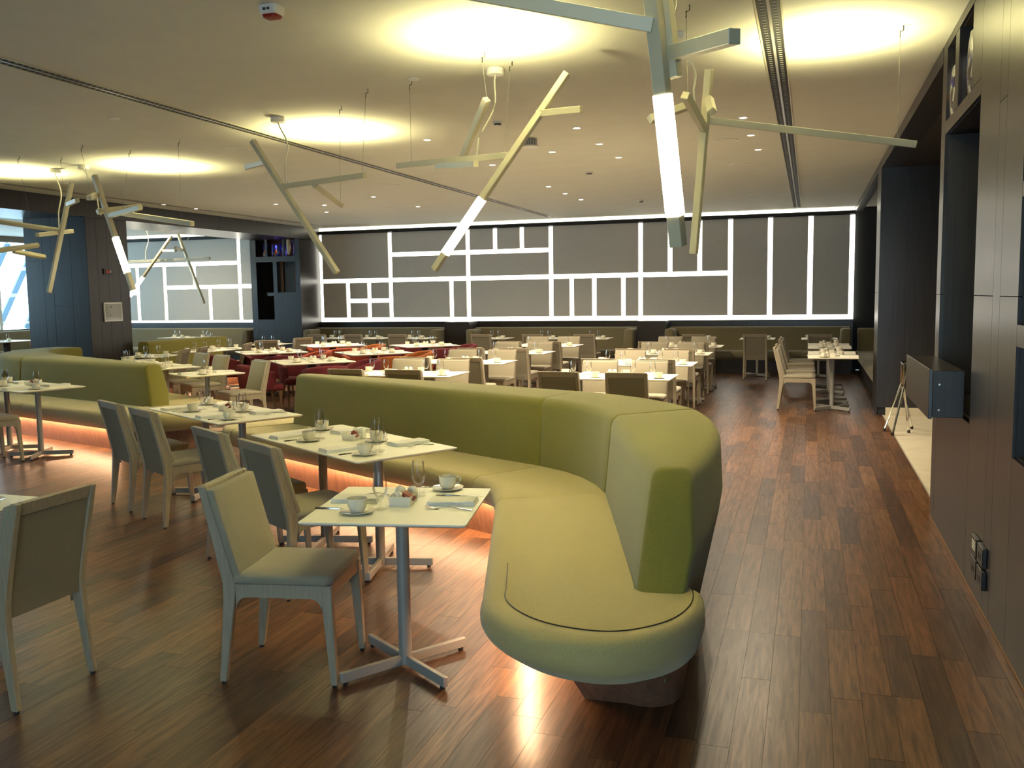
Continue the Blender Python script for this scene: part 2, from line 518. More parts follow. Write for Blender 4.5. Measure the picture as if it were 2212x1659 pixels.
def niche(y0, y1, z0, z1, d=0.36, name='niche'):
    m = MB()
    t = 0.015
    x0, x1 = XR + 0.004, XR + d
    m.box(x1, x1 + t, y0 - t, y1 + t, z0 - t, z1 + t)
    m.box(x0 + 0.018, x1, y0 - t, y0, z0 - t, z1 + t); m.box(x0 + 0.018, x1, y1, y1 + t, z0 - t, z1 + t)
    m.box(x0 + 0.018, x1, y0, y1, z0 - t, z0); m.box(x0 + 0.018, x1, y0, y1, z1, z1 + t)
    return link(name, m.mesh(name, 'veneer_in', smooth=False), wall_right)


niche(5.60, 6.97, 0.92, 2.71); niche(6.60, 6.97, 2.80, 3.285); niche(5.93, 6.44, 2.80, 3.285)
niche(3.3, 4.47, 0.91, 1.40); niche(3.3, 4.47, 1.50, 2.05); niche(3.3, 4.47, 2.12, 2.72)
sbox('wall_end_panel', 'veneer', XR + 0.004, 1.42, 7.17, 7.19, 0, CZ, wall_right)
sbox('base_gap_trim', 'amber', XR - 0.006, XR + 0.004, -4.0, 7.17, 0.0, 0.012, wall_right)
# floating counter box that runs out of the wall
t = link('floating_counter', None)
tag(t, 'dark floating counter box running out of the right wall below the tall niche', 'counter')
link('front_board', box_mesh('front_board', 'veneer', 0.68, 0.70, 5.80, 7.12, 0.895, 1.19, 0.002), t)
link('end_board', box_mesh('end_board', 'veneer_in', 0.70, 0.868, 5.80, 5.82, 0.905, 1.18, 0.002), t)
link('end_board', box_mesh('end_board', 'veneer_in', 0.70, 0.868, 7.10, 7.12, 0.905, 1.18, 0.002), t)
link('bottom_board', box_mesh('bottom_board', 'veneer_in', 0.70, 0.868, 5.82, 7.10, 0.905, 0.925, 0), t)
link('top_board', box_mesh('top_board', 'veneer', 0.70, 0.868, 5.82, 7.10, 1.16, 1.18, 0.0), t)
for y, z in ((0.0, 1.10), (0.0, 0.95)):
    link('bolt_cap', MB().lathe([(0.0, 0), (0.006, 0.0), (0.006, 0.004), (0, 0.004)], 8, cap=False).mesh('bolt_cap', 'steel'), t, (0.735, 5.8, z)).rotation_euler = (PI / 2, 0, 0)

# opening: side room with a stone tile floor
sub = sbox('floor_slab', 'joint', -19.75, 4.2, -4.2, 20.3, -0.25, -0.0505)
sbox('floor_recess', 'joint', 0.951, 1.62, 12.9, 20.1, -0.05, -0.003)
sbox('trim_threshold', 'silver', 0.945, 0.956, 7.17, 12.9, -0.02, 0.001)
side = sbox('floor_side', 'grout', 0.95, 4.0, 7.17, 12.9, -0.05, -0.006)
k = 0
for i in range(4):
    for j in range(10):
        x0 = 0.955 + i * 0.6; y0 = 7.18 + j * 0.6
        y1 = min(y0 + 0.597, 12.89)
        if y1 - y0 > 0.03:
            sbox('floor_tile', 'tile', x0, x0 + 0.597, y0, y1, -0.02, -0.001, side)
wall_side = sbox('wall_side', 'veneer_in', 4.0, 4.1, 7.17, 13.0, 0, CZ)
sbox('ceiling_side', 'veneer_in', 1.0, 4.1, 7.17, 13.0, 3.24, 3.35)
wall_return = sbox('wall_return', 'veneer_in', 1.66, 4.1, 12.92, 13.04, 0, CZ)
for i, (a, b) in enumerate(((0.875, 1.2), (1.2, 1.66), (1.66, 2.4), (2.4, 3.2))):
    sbox('veneer_panel', 'veneer', a + 0.001, b - 0.001, 12.9, 12.92, 0.10, 3.24, wall_return)
sbox('stone_skirting', 'tile', 0.99, 3.2, 12.885, 12.9, 0.0, 0.10, wall_return)
wall_near_return = sbox('wall_near_return', 'veneer_in', 1.42, 4.1, 7.05, 7.17, 0, CZ)
wall_stub = sbox('wall_stub', 'veneer_in', 0.90, 1.66, 12.93, 13.58, 0, CZ)
sbox('veneer_panel', 'veneer', XR, XR + 0.022, 12.92, 13.6, 0.0, 1.62 - G, wall_stub)
sbox('veneer_panel', 'veneer', XR, XR + 0.022, 12.92, 13.6, 1.62 + G, CZ, wall_stub)
sbox('veneer_panel', 'veneer', XR, 1.6, 13.58, 13.6, 0.0, CZ, wall_stub)
header = sbox('trim_header', 'veneer', XR, 1.1, 7.19, 12.9, 3.235, CZ)
header2 = sbox('trim_header_recess', 'veneer', XR, 1.0, 13.6, 19.92, 3.25, CZ)
wall_recess = sbox('wall_recess', 'veneer_in', 1.62, 1.72, 13.58, 20.3, 0, CZ)
for j in range(5):
    y0 = 13.62 + j * 1.26
    sbox('veneer_panel', 'veneer_in', 1.6, 1.62, y0 + G, y0 + 1.26 - G, 0, 1.62, wall_recess)
    sbox('veneer_panel', 'veneer_in', 1.6, 1.62, y0 + G, y0 + 1.26 - G, 1.625, 3.35, wall_recess)

# ---- left side: pier with sign, display pier, lintel, annex window wall
XL = -11.5
lintel = sbox('lintel', 'veneer_in', -12.88, XL + 0.0, -4.0, 19.95, 3.085, CZ)
for j in range(18):
    y0 = -4.0 + j * 1.33
    sbox('veneer_panel', 'veneer', XL, XL + 0.02, y0 + G, min(y0 + 1.33, 19.95) - G, 3.06, CZ - 0.002, lintel)
sbox('soffit_board', 'veneer', -12.88, XL, -4.0, 19.95, 3.07, 3.085, lintel)
pillar = sbox('pillar_sign', 'veneer_in', -12.81, -11.53, 12.35, 13.28, 0, 3.07)
for a, b in ((12.33, 12.56), (12.56, 12.80), (12.80, 13.06), (13.06, 13.3)):
    sbox('veneer_panel', 'veneer', -11.53, -11.508, a + G, b - G, 0, 1.58 - G, pillar)
    sbox('veneer_panel', 'veneer', -11.53, -11.508, a + G, b - G, 1.58 + G, 3.07, pillar)
for a, b in ((-12.83, -12.45), (-12.45, -12.25), (-12.25, -11.85), (-11.85, -11.51)):
    zz = 1.58 if a > -12.3 else 2.35
    sbox('veneer_panel', 'veneer', a + G, b - G, 12.33, 12.35, 0, zz - G, pillar)
    sbox('veneer_panel', 'veneer', a + G, b - G, 12.33, 12.35, zz + G, 3.07, pillar)
sbox('veneer_panel', 'veneer', -12.83, -11.51, 13.28, 13.3, 0, 3.07, pillar)
sbox('veneer_panel', 'veneer', -12.83, -12.81, 12.35, 13.28, 0, 3.07, pillar)

# display pier (open shelves with glass)
pier2 = sbox('pillar_display', 'veneer_in', -12.86, -11.55, 19.55, 19.98, 0, 3.07)
def p2(x0, x1, z0, z1, y0=19.05, y1=19.07, m='veneer', n='veneer_panel'):
    return sbox(n, m, x0 + 0.001, x1 - 0.001, y0, y1, z0 + 0.001, z1 - 0.001, pier2)
p2(-12.88, -12.72, 0, 1.58); p2(-12.88, -12.72, 1.58, 3.06)
p2(-11.64, -11.52, 0, 1.58); p2(-11.64, -11.52, 1.58, 3.06)
p2(-12.72, -11.64, 2.53, 2.66)
p2(-12.26, -12.15, 1.80, 2.53)
p2(-12.26, -11.64, 1.15, 1.58); p2(-12.26, -11.64, 1.58, 1.80); p2(-12.72, -12.26, 0.85, 1.15); p2(-12.26, -11.64, 0.85, 1.15)
p2(-12.72, -12.26, 0, 0.85); p2(-12.26, -11.64, 0, 0.85)
p2(-12.44, -12.26, 1.72, 1.80)
p2(-12.46, -12.40, 2.66, 3.06); p2(-11.98, -11.93, 2.66, 3.06)
p2(-11.55, -11.52, 0, 1.58, 19.07, 19.98); p2(-11.55, -11.52, 1.58, 3.07, 19.07, 19.98)
p2(-12.88, -12.86, 0, 3.07, 19.07, 19.98)
p2(-12.86, -11.55, 2.60, 2.655, 19.07, 19.55, 'veneer_in', 'shelf')
p2(-12.86, -11.55, 1.0, 1.15, 19.07, 19.55, 'veneer_in', 'shelf')
p2(-12.35, -12.27, 1.15, 2.6, 19.52, 19.545, 'amber', 'amber_back'); p2(-11.95, -11.64, 1.8, 2.6, 19.52, 19.545, 'amber', 'amber_back')

# annex window wall (daylight) with slanted mullions
wall_left = sbox('wall_left', 'frontwall', -19.75, -19.6, -4.0, 20.3, 0, 0.95)
sbox('wall_piece', 'frontwall', -19.76, -19.6, -4.0, 6.0, 0.95, 3.2, wall_left)  # unseen stretch walled up to limit blue daylight in the main room
sbox('header', 'frontwall', -19.75, -19.6, -4.0, 20.3, 3.2, CZ + 0.1, wall_left)
win = struct(link('window_1', None))
for j in range(7):
    y0 = 6.0 + j * 2.0
    sbox('window_pane', 'pane', -19.69, -19.68, y0 + 0.04, y0 + 1.96, 0.95, 3.2, win)
    sbox('mullion', 'white', -19.72, -19.64, y0 - 0.04, y0 + 0.04, 0.95, 3.2, win)
for j in range(5):
    y0 = 15.4 + j * 0.9
    m = MB().bar((-19.9, y0, 0.95), (-19.9, y0 + 1.4, 3.2), 0.06, 0.16)
    link('brace', m.mesh('brace', 'bluecurtain', smooth=False), win)
# wall behind the camera with a window, and the annex's own closing wall
wall_front = sbox('wall_front', 'frontwall', -19.6, -2.5, -4.15, -4.0, 0, CZ)
sbox('wall_piece', 'frontwall', 0.7, 1.42, -4.15, -4.0, 0, CZ, wall_front)
sbox('wall_piece', 'frontwall', -2.5, 0.7, -4.15, -4.0, 0, 0.3, wall_front)
sbox('wall_piece', 'frontwall', -2.5, 0.7, -4.15, -4.0, 2.2, CZ, wall_front)
win2 = struct(link('window_2', None))
for j in range(2):
    x0 = -2.5 + j * 1.6
    sbox('window_pane', 'pane', x0 + 0.03, x0 + 1.57, -4.09, -4.08, 0.3, 2.2, win2)
    sbox('mullion', 'white', x0 - 0.03, x0 + 0.03, -4.12, -4.04, 0.3, 2.2, win2)

# ================================================================== banquettes and benches
def rounded(pts, rad, n=4):
    out = []
    N = len(pts)
    for i in range(N):
        p = Vector(pts[i]); a = Vector(pts[i - 1]) - p; b = Vector(pts[(i + 1) % N]) - p
        r = rad[i]
        if r <= 0:
            out += [tuple(p)]
            continue
        la, lb = a.length, b.length
        a.normalize(); b.normalize()
        half = a.angle(b) / 2
        t = min(r / math.tan(half), la * 0.45, lb * 0.45)
        r = t * math.tan(half)
        c = p + (a + b).normalized() * (r / math.sin(half))
        p0, p1 = p + a * t, p + b * t
        v0, v1 = p0 - c, p1 - c
        ang = v0.angle_signed(v1) if v0.length and v1.length else 0
        for k in range(n + 1):
            f = -ang * k / n
            cs, sn = math.cos(f), math.sin(f)
            out.append((c.x + v0.x * cs - v0.y * sn, c.y + v0.x * sn + v0.y * cs))
    return out


def seg(P, Q, n):
    return [(P[0] + (Q[0] - P[0]) * i / n, P[1] + (Q[1] - P[1]) * i / n) for i in range(n + 1)]


def resample(poly, n):
    L = [0]
    for a, b in zip(poly, poly[1:]):
        L.append(L[-1] + math.dist(a, b))
    out = []
    for i in range(n + 1):
        s = L[-1] * i / n
        j = max(k for k in range(len(L)) if L[k] <= s + 1e-9)
        if j >= len(poly) - 1:
            out.append(poly[-1]); continue
        f = (s - L[j]) / (L[j + 1] - L[j])
        out.append((poly[j][0] + (poly[j + 1][0] - poly[j][0]) * f, poly[j][1] + (poly[j + 1][1] - poly[j][1]) * f))
    return out


def sweep(name, m, A, B, prof, parent, endr=0.02, tilt0=0.0, tilt1=0.0):
    """A: rear (or outer) plan points, B: front plan points; prof(L) -> 2D ring (a from A towards B, z)"""
    # thin extra stations at the ends give a soft, sewn edge
    def lerp(p, q, f):
        return (p[0] + (q[0] - p[0]) * f, p[1] + (q[1] - p[1]) * f)

    def stations(P):
        n = len(P)
        l0 = max(math.dist(A[0], A[1]), math.dist(B[0], B[1])); l1 = max(math.dist(A[-1], A[-2]), math.dist(B[-1], B[-2]))
        e0 = [min(0.45, x * endr / max(l0, 1e-6)) for x in (0.0, 0.076, 0.293, 0.617, 1.0)]
        e1 = [min(0.45, x * endr / max(l1, 1e-6)) for x in (1.0, 0.617, 0.293, 0.076, 0.0)]
        return [lerp(P[0], P[1], f) for f in e0] + P[1:-1] + [lerp(P[-1], P[-2], f) for f in e1]
    SA, SB = stations(A), stations(B)
    ins = [endr * k for k in (1, .617, .293, .076, 0)] + [0] * (len(A) - 2) + [endr * k for k in (0, .076, .293, .617, 1)]
    rings = []
    n = len(SA)
    arc = [0.0]
    for i in range(1, n):
        arc.append(arc[-1] + (math.dist(SA[i], SA[i - 1]) + math.dist(SB[i], SB[i - 1])) / 2)
    for i in range(n):
        a, b = Vector((*SA[i], 0)), Vector((*SB[i], 0))
        L = (b - a).length; e = (b - a) / L
        j0, j1 = max(i - 1, 0), min(i + 1, n - 1)
        tg = Vector((SB[j1][0] - SB[j0][0] + SA[j1][0] - SA[j0][0], SB[j1][1] - SB[j0][1] + SA[j1][1] - SA[j0][1], 0)).normalized()
        ring = prof(L)
        ca = sum(p[0] for p in ring) / len(ring); cz = sum(p[1] for p in ring) / len(ring)
        ha = max(abs(p[0] - ca) for p in ring); hz = max(abs(p[1] - cz) for p in ring)
        fa, fz = 1 - ins[i] / max(ha, 0.03), 1 - ins[i] / max(hz, 0.03)
        w = arc[i] / max(arc[-1], 1e-6)
        sh = tilt0 * (1 - w) ** 2 + tilt1 * w ** 2
        R = []
        for pa, pz in ring:
            qa, qz = ca + (pa - ca) * fa, cz + (pz - cz) * fz
            p = a + e * qa + tg * (sh * (qz - 0.4))
            R.append((p.x, p.y, qz))
        rings.append(R)
    return link(name, MB().loft(rings).mesh(name, m, angle=50), parent)


BT = 0.925


def back_prof(L):
    # a=0 outer top, a=L inner foot
    return rounded([(L, 0.28), (L - 0.07, BT), (0.0, BT), (-0.015, 0.60), (min(0.10, L * 0.4), 0.13), (L - 0.04, 0.20)], [0, min(0.075, L * .22), min(0.06, L * .2), 0.12, 0, 0])


def seat_prof(L):
    return rounded([(-0.06, 0.27), (L * 0.8, 0.255), (L, 0.34), (L - 0.01, 0.462), (-0.06, 0.445)], [0, 0.08, 0.09, 0.085, 0], 5)


def seat_prof_fan(L):
    return rounded([(-0.02, 0.27), (max(L * 0.8, L - .12), 0.255), (L, 0.34), (L - 0.01, 0.462), (-0.02, 0.452)], [0, 0.08, 0.09, 0.085, 0], 5)


def plinth_prof(L):
    return [(-0.05, 0.258), (L * 0.64, 0.258), (L * 0.56, 0.0), (0.0, 0.0)]


def led_prof(L):
    return [(L * 0.68, 0.264), (L * 0.68 + 0.014, 0.264), (L * 0.68 + 0.014, 0.2560), (L * 0.68, 0.2560)]


def smooth(P, n=3):
    out = []
    for i in range(len(P) - 1):
        p0, p1, p2, p3 = P[max(i - 1, 0)], P[i], P[i + 1], P[min(i + 2, len(P) - 1)]
        for k in range(n):
            t = k / n
            out.append(tuple(0.5 * (2 * p1[q] + (p2[q] - p0[q]) * t + (2 * p0[q] - 5 * p1[q] + 4 * p2[q] - p3[q]) * t * t + (3 * p1[q] - p0[q] - 3 * p2[q] + p3[q]) * t ** 3) for q in (0, 1)))
    return out + [P[-1]]


def ln(P, Q, n=6):
    return seg(P, Q, n)


# ---- middle banquette (green, runs from the left and turns towards the camera)
mb = link('serpentine_banquette', None, None, (0, 0, 0))
tag(mb, 'large green banquette turning towards the camera in the middle of the room', 'banquette', 'green free-standing banquettes')
A0, A1, C0, C1 = (-4.77, 7.61), (-1.81, 6.08), (-1.18, 5.33), (-0.66, 3.52)
OA0, OA1, OC0, OC1 = (-4.62, 7.80), (-1.66, 6.72), (-0.66, 5.82), (-0.43, 3.54)
bend_in = [A1, (-1.62, 5.96), (-1.44, 5.78), (-1.29, 5.56), C0]
bend_out = [OA1, (-1.38, 6.58), (-1.10, 6.38), (-0.86, 6.12), OC0]
outC = [OC0, (-0.53, 5.45), (-0.44, 4.95), (-0.41, 4.4), (-0.41, 3.95), OC1]
sweep('backrest', 'backfab', resample([OA0, (-3.2, 7.35), OA1], 10), ln(A0, A1, 10), back_prof, mb, 0.03, 0.0, 0)
sweep('backrest', 'backfab', resample(bend_out, 8), resample(bend_in, 8), back_prof, mb, 0.022)
sweep('backrest', 'backfab', resample(outC, 10), ln(C0, C1, 10), back_prof, mb, 0.045, 0, -0.5)
FA0, FA1, FC0, FC1 = (-5.06, 7.05), (-2.10, 5.53), (-1.75, 4.96), (-1.27, 3.42)
fr = 2.04 / 3.33
def lp(P, Q, f):
    return (P[0] + (Q[0] - P[0]) * f, P[1] + (Q[1] - P[1]) * f)
AM, FM = lp(A0, A1, fr), lp(FA0, FA1, fr)
fanL_J = [(-4.70, 7.66), (-4.71, 7.67), (-4.72, 7.68), (-4.72, 7.69), (-4.72, 7.70), (-4.71, 7.71), (-4.70, 7.72), (-4.68, 7.73), (-4.64, 7.74), (-4.62, 7.75)]
fanL_F = [(-4.55, 8.2), (-4.9, 8.17), (-5.15, 8.05), (-5.32, 7.85), (-5.40, 7.62), (-5.38, 7.40), (-5.28, 7.22), (-5.17, 7.12), FA0]
fanR_J = [C1, (-0.64, 3.58), (-0.62, 3.61), (-0.60, 3.62), (-0.58, 3.62), (-0.56, 3.62), (-0.53, 3.63), (-0.51, 3.65), (-0.50, 3.68), (-0.50, 3.72)]
fanR_F = [FC1, (-1.22, 3.26), (-1.12, 3.12), (-0.98, 3.015), (-0.82, 2.965), (-0.66, 2.97), (-0.53, 3.05), (-0.43, 3.18), (-0.375, 3.36), (-0.37, 3.56)]
sweep('seat', 'seatfab', smooth([A0] * 2 + [(-4.74, 7.64)] * 3 + [(-4.70, 7.70)] * 4), smooth(fanL_F[::-1]), seat_prof_fan, mb, 0.012)
sweep('seat', 'seatfab', ln(A0, AM), ln(FA0, FM), seat_prof, mb, 0.016)
sweep('seat', 'seatfab', ln(AM, A1), ln(FM, FA1), seat_prof, mb, 0.016)
sweep('seat', 'seatfab', resample(bend_in, 6), resample([FA1, (-1.99, 5.42), (-1.87, 5.25), FC0], 6), seat_prof, mb, 0.016)
sweep('seat', 'seatfab', ln(C0, lp(C0, C1, .9), 5)[:-1] + smooth([lp(C0, C1, .9)] + fanR_J, 4), ln(FC0, lp(FC0, FC1, .9), 5)[:-1] + smooth([lp(FC0, FC1, .9)] + fanR_F, 4), seat_prof_fan, mb, 0.016)
PJ = [(-4.70, 7.70)] * 3 + [(-4.74, 7.64)] * 2 + [A0] + ln(A0, A1)[1:] + resample(bend_in, 5)[1:] + ln(C0, C1)[1:] + fanR_J[1:]
PF = [fanL_F[0], fanL_F[2], fanL_F[4], fanL_F[5], fanL_F[6]] + [FA0] + ln(FA0, FA1)[1:] + resample([FA1, (-1.99, 5.42), (-1.87, 5.25), FC0], 5)[1:] + ln(FC0, FC1)[1:] + fanR_F[1:]
# plinth: the end under the nose tapers in strongly
def plinth_mid():
    rings = []
    n = len(PJ)
    for i in range(n):
        a, b = Vector((*PJ[i], 0)), Vector((*PF[i], 0))
        k = min(1.0, max(0.0, (i - (n - 17)) / 10.0))
        top, bot = 0.64 - 0.10 * k, 0.56 - 0.36 * k
        R = [a + (a - b).normalized() * 0.05 + Vector((0, 0, 0.255)), a + (b - a) * top + Vector((0, 0, 0.255)), a + (b - a) * bot, a.copy()]
        rings.append(R)
    return link('plinth', MB().loft(rings).mesh('plinth', 'copper', angle=30), mb)
plinth_mid()
link('seam', MB().tube([(j[0] + (f[0] - j[0]) * max(0.1, 1 - .105 / math.dist(j, f)), j[1] + (f[1] - j[1]) * max(0.1, 1 - .105 / math.dist(j, f)), .4632) for j, f in zip(smooth([lp(C0, C1, .8), lp(C0, C1, .9)] + fanR_J, 5), smooth([lp(FC0, FC1, .8), lp(FC0, FC1, .9)] + fanR_F, 5))][:-1], .0022, 5).mesh('seam', 'plinth_dark'), mb)
sweep('backrest_foot', 'plinth_dark', resample([(-4.5, 7.7), (-3.1, 7.1), (-1.64, 6.5), (-1.1, 6.15), (-0.75, 5.6), (-0.56, 4.9), (-0.53, 3.75)], 14),
      resample([A0, A1, (-1.5, 5.8), C0, (-0.72, 3.75)], 14), lambda L: [(0.03, 0.0), (0.02, 0.22), (L, 0.3), (L, 0.0)], mb, 0.0)
sweep('led_strip', 'led', [A0] + ln(A0, A1)[1:] + resample(bend_in, 5)[1:] + ln(C0, C1)[1:], [FA0] + ln(FA0, FA1)[1:] + resample([FA1, (-1.99, 5.42), (-1.87, 5.25), FC0], 5)[1:] + ln(FC0, FC1)[1:], led_prof, mb, 0.0)

# ---- left banquette
lb = link('serpentine_banquette', None, None, (0, 0, 0))
tag(lb, 'grey green banquette at the left beyond the first tables, bending back to the pillar', 'banquette', 'green free-standing banquettes')
L0, L1 = (-7.08, 8.41), (-10.02, 9.37)
nL = (-0.31, -0.951)
def offp(P, d):
    return (P[0] + nL[0] * d, P[1] + nL[1] * d)
OL0, OL1 = (-6.96, 8.64), (-9.95, 10.10)
sweep('backrest', 'backfab', ln(OL0, OL1, 8), ln(L0, L1, 8), back_prof, lb, 0.045, 0.42, 0)
sweep('backrest', 'backfab', resample([OL1, (-10.5, 10.45), (-10.95, 10.9), (-11.15, 11.35), (-11.12, 11.7)], 10), resample([L1, (-10.7, 9.65), (-11.35, 10.2), (-11.75, 10.9), (-11.8, 11.75)], 10), back_prof, lb, 0.022)
LM = lp(L0, L1, 0.56)
sweep('seat', 'seatfab', ln(lp(L0, L1, 0.04), LM), ln(offp(lp(L0, L1, 0.04), 0.62), offp(LM, 0.62)), seat_prof, lb, 0.016)
sweep('seat', 'seatfab', ln(LM, L1), ln(offp(LM, 0.62), offp(L1, 0.62)), seat_prof, lb, 0.016)
sweep('seat', 'seatfab', resample([L1, (-10.7, 9.65), (-11.35, 10.2), (-11.75, 10.9), (-11.8, 11.6)], 8), resample([offp(L1, .62), (-11.1, 9.2), (-11.9, 9.85), (-12.4, 10.75), (-12.42, 11.6)], 8), seat_prof, lb, 0.016)
fJ = [lp(L0, L1, 0.04)] + [(-7.06, 8.45)] * 4 + [(-7.0, 8.55)] * 4 + [(-7.05, 8.68)]
fF = [offp(lp(L0, L1, 0.04), 0.62), (-7.0, 7.72), (-6.72, 7.72), (-6.45, 7.86), (-6.26, 8.08), (-6.2, 8.36), (-6.26, 8.68), (-6.4, 8.95), (-6.6, 9.15), (-6.86, 9.28)]
sweep('seat', 'seatfab', smooth(fJ), smooth(fF), seat_prof_fan, lb, 0.016)
RJ, RF = ln((-7.05, 8.68), (-9.5, 9.88)), ln((-6.86, 9.28), (-9.25, 10.46))
sweep('seat', 'seatfab', RJ, RF, seat_prof, lb, 0.016)
sweep('plinth', 'copper', ln(L1, lp(L0, L1, 0.04))[:-1] + fJ + RJ[1:], ln(offp(L1, .62), offp(lp(L0, L1, 0.04), .62))[:-1] + fF + RF[1:], plinth_prof, lb, 0.0)
sweep('plinth', 'copper', resample([L1, (-10.7, 9.65), (-11.35, 10.2), (-11.75, 10.9), (-11.8, 11.6)], 8), resample([offp(L1, .62), (-11.1, 9.2), (-11.9, 9.85), (-12.4, 10.75), (-12.42, 11.6)], 8), plinth_prof, lb, 0.0)
sweep('led_strip', 'led', ln(L0, L1), ln(offp(L0, .62), offp(L1, .62)), led_prof, lb, 0.0)
sweep('led_strip', 'led', RJ, RF, led_prof, lb, 0.0)
sweep('backrest_foot', 'plinth_dark', ln(OL0, OL1), ln(L0, L1), lambda L: [(0.04, 0.0), (0.02, 0.22), (L, 0.3), (L, 0.0)], lb, 0.0)

# ---- small booth in the left opening
bo = link('serpentine_banquette', None, None, (0, 0, 0))
tag(bo, 'dark olive booth bench standing in the left opening behind the glasses', 'banquette', 'green free-standing banquettes')
B0, B1 = (-11.15, 13.35), (-11.0, 15.35)
sweep('backrest', 'backfab', ln((-11.45, 13.35), (-11.32, 15.42)), ln(B0, B1), back_prof, bo, 0.03, 0, 0.2)
sweep('seat', 'seatfab', ln(B0, lp(B0, B1, .5)), ln((-10.55, 13.35), lp((-10.55, 13.35), (-10.4, 15.4), .5)), seat_prof, bo, 0.016)
sweep('seat', 'seatfab', ln(lp(B0, B1, .5), B1), ln(lp((-10.55, 13.35), (-10.4, 15.4), .5), (-10.4, 15.4)), seat_prof, bo, 0.016)
sweep('plinth', 'copper', ln(B0, B1), ln((-10.55, 13.35), (-10.4, 15.4)), plinth_prof, bo, 0.0)
sweep('led_strip', 'led', ln(B0, B1), ln((-10.55, 13.35), (-10.4, 15.4)), led_prof, bo, 0.0)


# ---- wall benches
def wall_bench(P, Q, n, nseg, label, depth=0.70, bd=0.36, ends=(True, True), fab='benchfab'):
    """P-Q: line of the backrest's foot, n: towards the room"""
    t = link('wall_bench', None, None, (0, 0, 0))
    tag(t, label, 'bench', 'upholstered wall benches')
    def off(p, d):
        return (p[0] + n[0] * d, p[1] + n[1] * d)
    sweep('backrest', fab, ln(off(P, -bd), off(Q, -bd), 4), ln(P, Q, 4), lambda L: rounded([(L, 0.3), (L - 0.05, 0.925), (0, 0.925), (0.0, 0.3)], [0, 0.05, 0.02, 0]), t, 0.02)
    for k in range(nseg):
        a, b = lp(P, Q, k / nseg), lp(P, Q, (k + 1) / nseg)
        sweep('seat', fab, ln(a, b, 3), ln(off(a, depth), off(b, depth), 3), seat_prof, t, 0.014)
    sweep('plinth', 'plinth_dark', ln(P, Q, 2), ln(off(P, depth), off(Q, depth), 2), lambda L: [(-0.1, 0.26), (L * 0.80, 0.26), (L * 0.78, 0.0), (-0.1, 0.0)], t, 0.0)
    d = Vector((Q[0] - P[0], Q[1] - P[1])).normalized()
    for k, e in enumerate(ends):
        if e:
            s = P if k == 0 else Q
            sg = 1 if k == 0 else -1
            q = (s[0] + d.x * sg * 0.22, s[1] + d.y * sg * 0.22)
            o_, i_ = (s, q)
            cd = min(0.55, depth - 0.05)
            sweep('side_cushion', fab, ln(o_, off(o_, cd), 3), ln(i_, off(i_, cd), 3), lambda L: rounded([(L, 0.42), (L - 0.03, 0.905), (0, 0.905), (0, 0.42)], [0, 0.06, 0.04, 0]), t, 0.05)
    return t


wall_bench((-11.46, 19.50), (-7.96, 19.50), (0, -1), 4, 'taupe bench along the back wall, leftmost of three, beside the display cabinet')
wall_bench((-7.30, 19.50), (-3.52, 19.50), (0, -1), 4, 'taupe bench along the back wall between the two dark piers')
wall_bench((-2.86, 19.50), (0.80, 19.50), (0, -1), 4, 'taupe bench along the back wall, rightmost of three, in the right corner')
wall_bench((1.34, 13.7), (1.34, 19.42), (-1, 0), 7, 'taupe bench recessed in the right wall behind the pair of set tables', 0.46, 0.24, (False, True))
wall_bench((-18.8, 19.52), (-13.0, 19.52), (0, -1), 5, 'pale grey bench under the white light grid seen through the left opening')
wall_bench((-19.2, 16.4), (-19.2, 19.2), (1, 0), 3, 'pale blue grey bench under the bright window at the far left', 0.6, 0.3, (False, False))

# ================================================================== furniture prototypes
def quadloft(mb_, secs):
    """secs: (cx, cy, z, wx, wy)"""
    return mb_.loft([[(cx - wx / 2, cy - wy / 2, z), (cx + wx / 2, cy - wy / 2, z), (cx + wx / 2, cy + wy / 2, z), (cx - wx / 2, cy + wy / 2, z)] for cx, cy, z, wx, wy in secs])


